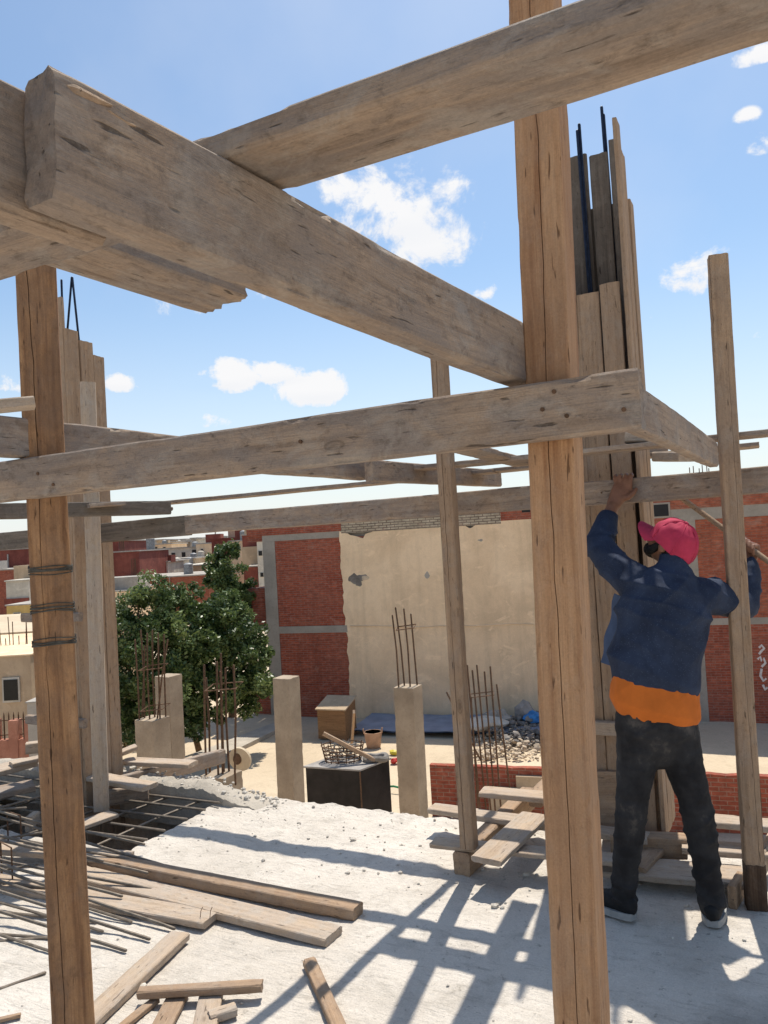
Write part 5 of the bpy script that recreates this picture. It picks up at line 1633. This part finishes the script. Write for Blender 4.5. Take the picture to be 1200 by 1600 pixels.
hips = [(K(1.075, 3.27, .86), K(1.03, 3.25, .45), K(1.0, 3.295, .09)), (K(1.21, 3.265, .85), K(1.285, 3.21, .44), K(1.335, 3.2, .09))]
for a, k, f in hips:
    mb.tube([a, a.lerp(k, .5), k, k.lerp(f, .35), f], [.075, .066, .046, .042, .034], 14)
    mb.tube([f, f + V((0, .0, -.035))], [.036, .036], 10)
# left hand flat on the beam: back of the hand to us, fingers hooked over its top
kn = P(975, 757, 3.615)
pd = (kn - wrL).normalized()
sdv = V((.89, -.454, 0)); sdv = (sdv - pd * sdv.dot(pd)).normalized()
mb.tube([wrL, wrL.lerp(kn, .4), wrL.lerp(kn, .8), kn], [(.03, .022), (.040, .019), (.045, .018), (.043, .015)], 14, flatdir=W)
zt = EYE.z + .105 + .118
for i, (off, ln) in enumerate(((-.034, .92), (-.012, 1.04), (.011, 1.0), (.033, .85))):
    b = kn + sdv * off * 1.02 - pd * .006
    k1 = V((b.x, b.y, 0)) + sdv * off * .25 + W * .004; k1.z = zt + .012 * ln - .004
    k1 = b.lerp(k1, .97)
    k2 = k1 + W * .030 * ln + V((0, 0, .010)); k3 = k2 + W * .022 * ln + V((0, 0, -.008))
    mb.tube([b, b.lerp(k1, .6) - W * .005, k1 + V((0, 0, .002)), k2, k3], [.0108, .0104, .0098, .0088, .0076], 8)
tb = wrL.lerp(kn, .42) + sdv * .038
mb.tube([tb - sdv * .02, tb + sdv * .008 + pd * .015, tb + sdv * .022 + pd * .045, tb + sdv * .024 + pd * .068], [.016, .0145, .012, .0095], 8)
# right hand closed round the pole
ph = P(1171, 854, 3.505)
rod_a, rod_b = P(1047, 765, 3.80), P(1222, 893, 3.40)
rd = (rod_b - rod_a).normalized()
ax_ = ph - rod_a; rp = rod_a + rd * ax_.dot(rd)
q_ = (rp - wrR).normalized(); side = rd.cross(q_).normalized()
pc = rp - side * .026 - q_ * .01
mb.tube([wrR, wrR.lerp(pc, .5), pc, pc + q_ * .02], [(.028, .022), (.034, .02), (.042, .017), (.040, .014)], 12, flatdir=side)
for i, off in enumerate((-.033, -.011, .011, .033)):
    c0 = rp + rd * off
    pts = [c0 - side * .024 + q_ * .008, c0 - side * .014 + q_ * .026, c0 + side * .012 + q_ * .026, c0 + side * .026 + q_ * .006, c0 + side * .02 - q_ * .014]
    mb.tube(pts, [.0108, .0104, .0098, .009, .0078], 8)
c0 = rp - rd * .05
mb.tube([wrR.lerp(pc, .6) - rd * .03, c0 - q_ * .015, c0 + side * .015 - q_ * .012, c0 + side * .026 + rd * .02 - q_ * .008], [.015, .0135, .0115, .009], 8)
body = soft(mb, 'body', M['skin'], .0046, 3)

# trousers
mb = MB()
mb.tube(KL([(1.145, 3.268, .735), (1.143, 3.268, .79), (1.14, 3.268, .86), (1.138, 3.268, .93)]), [(.165, .115), (.172, .128), (.165, .122), (.155, .11)], 22, flatdir=FY)
legs = [[(1.075, 3.27, .80), (1.058, 3.265, .66), (1.035, 3.255, .52), (1.026, 3.25, .43), (1.018, 3.27, .30), (1.008, 3.288, .17), (1.004, 3.295, .085)],
        [(1.215, 3.268, .80), (1.242, 3.25, .66), (1.275, 3.225, .52), (1.29, 3.212, .43), (1.312, 3.212, .30), (1.33, 3.208, .17), (1.336, 3.203, .085)]]
for L_ in legs:
    mb.tube(KL(L_), [(.098, .108), (.082, .094), (.067, .077), (.063, .067), (.058, .062), (.052, .056), (.053, .058)], 18, flatdir=FY)
soft(mb, 'trousers', M['jeans'], .006, 4, .004, None, ((.25, .1, 1, 13, .007, 2.2), (-.5, .2, .85, 10, .009, 7.4)), (6, 6, 17), seed=2)
# belt loop seam and rivet
# orange shirt
mb = MB()
mb.tube(KL([(1.135, 3.262, .875), (1.136, 3.262, .92), (1.138, 3.26, 1.0), (1.145, 3.255, 1.1)]), [(.186, .137), (.184, .135), (.172, .125), (.16, .115)], 24, flatdir=FY)
soft(mb, 'shirt', M['shirt'], .006, 4, .003, .875, ((1, .3, .35, 9, .013, 3.3), (.8, .2, -.6, 12, .010, 6.1)), (9, 9, 5), shear=lambda p: -.20 * (p.x - 1.09) * max(0, min(1, (1.05 - p.z) / .1)), seed=5)
# jacket
mb = MB()
mb.tube(KL([(1.128, 3.262, 1.03), (1.134, 3.26, 1.06), (1.142, 3.255, 1.11), (1.156, 3.246, 1.18), (1.176, 3.241, 1.285), (1.192, 3.246, 1.365), (1.207, 3.254, 1.415), (1.217, 3.258, 1.45)]),
        [(.194, .150), (.190, .147), (.182, .138), (.180, .132), (.185, .124), (.175, .108), (.115, .082), (.07, .066)], 26, flatdir=FY)
mb.tube([shL + V((.075, -.01, -.045)), shL + V((.03, 0, -.01)), shL.lerp(elL, .5), elL], [.078, .080, .066, .060], 16)
mb.tube([elL, elL.lerp(wrL, .3), elL.lerp(wrL, .62)], [.060, .054, .047], 16)
mb.tube([shR + V((-.08, 0, -.01)), shR + V((-.02, 0, 0)), shR.lerp(elR, .5), elR], [.080, .079, .068, .060], 16)
mb.tube([elR, elR.lerp(wrR, .35), elR.lerp(wrR, .8)], [.060, .053, .046], 16)
mb.tube([K(1.213, 3.256, 1.425), K(1.222, 3.26, 1.455)], [(.073, .07), (.072, .069)], 18, flatdir=FY, caps='flat')
soft(mb, 'jacket', M['denim'], .0055, 4, .007, 1.03, ((.55, .1, .85, 7, .020, 1.3), (-.7, .2, .7, 8, .018, 5.1), (.15, .1, 1, 13, .010, 9.7)), (5, 5, 7), shear=lambda p: -.22 * (p.x - 1.09) * max(0, min(1, (1.19 - p.z) / .14)), seed=9)
# open front of the jacket swinging out at the left
mb = MB(); vs = []; n_, m_ = 10, 16
for side_ in (0, 1):
    for i in range(n_ + 1):
        for j in range(m_ + 1):
            t = i / n_; z = 1.03 + .30 * j / m_
            k = 1 - j / m_
            x = .985 - .075 * t * (.35 + .65 * k) + .006 * math.sin(z * 40 + t * 3) ; y = 3.30 + .02 * t + .10 * t * t + side_ * .006
            vs.append(K(x - .02 * k * t + .062, y, z + .02 * t) - PO)
q_n = (n_ + 1) * (m_ + 1)
fs = []
for sd2 in (0, 1):
    for i in range(n_):
        for j in range(m_):
            b = sd2 * q_n + i * (m_ + 1) + j
            f = (b, b + 1, b + m_ + 2, b + m_ + 1); fs.append(f if sd2 == 0 else tuple(reversed(f)))
rim = [(i * (m_ + 1)) for i in range(n_ + 1)] + [n_ * (m_ + 1) + j for j in range(1, m_ + 1)] + [i * (m_ + 1) + m_ for i in range(n_ - 1, -1, -1)] + [j for j in range(m_ - 1, 0, -1)]
for a, b in zip(rim, rim[1:] + rim[:1]): fs.append((a, b, b + q_n, a + q_n))
mb.add(vs, fs)
mb.build('jacket_front', M['denim_light'], worker, smooth=True)
# hair and beard
mb = MB()
mb.blob(H(0, -.035, -.02), (.078, .072, .062), 3, M=HM)
mb.blob(H(0, -.052, -.058), (.066, .048, .04), 3, M=HM)
soft(mb, 'hair', M['hair'], .005, 3, .003, None, (), (60, 60, 60), seed=3)
mb = MB()
mb.blob(H(0, .062, -.082), (.05, .042, .038), 3, M=HM)
for s in (-1, 1): mb.tube([H(s * .068, .012, -.01), H(s * .066, .03, -.05), H(s * .04, .06, -.085)], [(.012, .016), (.016, .02), (.02, .024)], 10)
soft(mb, 'beard', M['hair'], .005, 3, .003, None, (), (70, 70, 70), seed=4)
# cap
mb = MB(); vs = []; fs = []
rows, cols = 16, 72
for i in range(rows + 1):
    ph_ = math.pi / 2 * i / rows
    for j in range(cols):
        th = 2 * math.pi * j / cols
        seam = 1 - .012 * max(0, 1 - abs(((th * 6 / (2 * math.pi)) % 1) - .5) * 14) * math.sin(ph_ * 1.0 + .5)
        pinch = 1 + .02 * math.sin(6 * th) * (1 - i / rows) * (i / rows)
        r0 = math.cos(ph_) ** .8 * seam * pinch
        wr = 1 + .055 * noise.noise(V((math.cos(th) * 2.3, math.sin(th) * 2.3, i * .3))) - .012 * (abs(math.sin(3 * th)) < .16)
        x, y = .091 * r0 * math.cos(th) * wr, .110 * r0 * math.sin(th) * wr
        z = -.012 + .112 * math.sin(ph_) ** .9 * wr - .018 * (1 - i / rows) * max(0, -math.sin(th))
        vs.append(H(x, y, z) - PO)
for i in range(rows):
    for j in range(cols):
        j2 = (j + 1) % cols
        fs.append((i * cols + j, i * cols + j2, (i + 1) * cols + j2, (i + 1) * cols + j))
fs.append(tuple(range(cols)))
mb.add(vs, fs)
cap = mb.build('cap', M['cap'], worker, smooth=True)
cap.data.materials[0] = M['cap']
for q in range(6):
    th = math.pi / 6 + q * math.pi / 3
    mbs = MB(); pts = []
    for i in range(13):
        p_ = math.pi / 2 * i / 13.2; r0 = math.cos(p_) ** .8
        pts.append(H(.0905 * r0 * math.cos(th), .1095 * r0 * math.sin(th), -.012 + .112 * math.sin(p_) ** .9 - .018 * (1 - i / 13) * max(0, -math.sin(th))) - PO)
    mbs.tube(pts, .0022, 5).build('seam', M['cap'], cap, smooth=True)
MB().blob(H(0, 0, .102) - PO, (.009, .009, .006), 2, M=HM).build('cap_button', M['cap'], cap, smooth=True)
mb = MB(); vs = []; nn_, mm_ = 10, 18
for s_ in (0, 1):
    for i in range(nn_ + 1):
        for j in range(mm_ + 1):
            a = math.pi * (.12 + .76 * j / mm_)
            t = i / nn_
            bx_, by_ = .089 * math.cos(a), .106 * math.sin(a)
            ext = .078 * math.sin(a) ** .7
            x = bx_ * (1 - .02 * t); y = by_ + ext * t
            z = -.002 - .004 * s_ - .030 * (x / .085) ** 2 * (.4 + .6 * t) - .012 * t
            vs.append(H(x, y, z) - PO)
qn = (nn_ + 1) * (mm_ + 1); fs = []
for s_ in (0, 1):
    for i in range(nn_):
        for j in range(mm_):
            b = s_ * qn + i * (mm_ + 1) + j
            fs.append((b, b + 1, b + mm_ + 2, b + mm_ + 1))
rim = [(i * (mm_ + 1)) for i in range(nn_ + 1)] + [nn_ * (mm_ + 1) + j for j in range(1, mm_ + 1)] + [i * (mm_ + 1) + mm_ for i in range(nn_ - 1, -1, -1)] + [j for j in range(mm_ - 1, 0, -1)]
for a, b in zip(rim, rim[1:] + rim[:1]): fs.append((a, b, b + qn, a + qn))
mb.add(vs, fs)
mb.build('cap_brim', M['cap'], cap, smooth=True)
# shoes
def shoe(heel, toe):
    d = (V(toe) - V(heel)); L_ = d.length; d.normalize(); sx = d.cross(Z)
    pt = lambda t, z: V(heel) + d * (L_ * t) + V((0, 0, z))
    mb = MB()
    mb.tube([pt(.06, .055), pt(.25, .058), pt(.5, .05), pt(.78, .04), pt(.95, .035)], [(.036, .045), (.041, .05), (.045, .04), (.047, .028), (.030, .018)], 16, flatdir=Z)
    mb.tube([pt(.2, .06), pt(.2, .115)], [(.042, .05), (.04, .05)], 14)
    up = soft(mb, 'shoe', M['shoe'], .005, 4, .002, None, (), (30, 30, 30), seed=6)
    mb = MB()
    vs = []; n_ = 28
    for k in range(n_):
        a = 2 * math.pi * k / n_
        t = .5 - .5 * math.cos(a)
        wd = (.040 + .010 * math.sin(math.pi * min(1, t * 1.0))) * (1 if True else 1)
        s_ = math.sin(a)
        vs.append(V(heel) + d * (L_ * (-.04 + 1.08 * t)) + sx * (wd * (abs(s_) ** .45) * (1 if s_ > 0 else -1)))
    lo = [v + V((0, 0, .004)) - PO for v in vs]; hi = [v + V((0, 0, .032)) - PO for v in vs]
    mb.add(lo + hi, [tuple(range(n_)), tuple(range(n_, 2 * n_))] + [(k, (k + 1) % n_, n_ + (k + 1) % n_, n_ + k) for k in range(n_)])
    mb.build('sole', M['sole'], up, smooth=True)
    return up
fl = K(1.03, 3.245, 0); fl.z = 0.012; shoe(fl, fl + V((-.15, .19, 0)))
fr_ = K(1.322, 3.15, 0); fr_.z = 0.012; shoe(fr_, fr_ + V((.10, .22, 0)))
# pole held in the right hand
o = MB().tube([V((0, 0, 0)), (rod_b - rod_a) * .5, rod_b - rod_a], .0125, 10, caps='flat').build('timber_pole', M['wood_tan'], smooth=True)
o.location = rod_a
tag(o, 'thin stick slanting down to the right behind the slim post, gripped by the worker', 'pole')
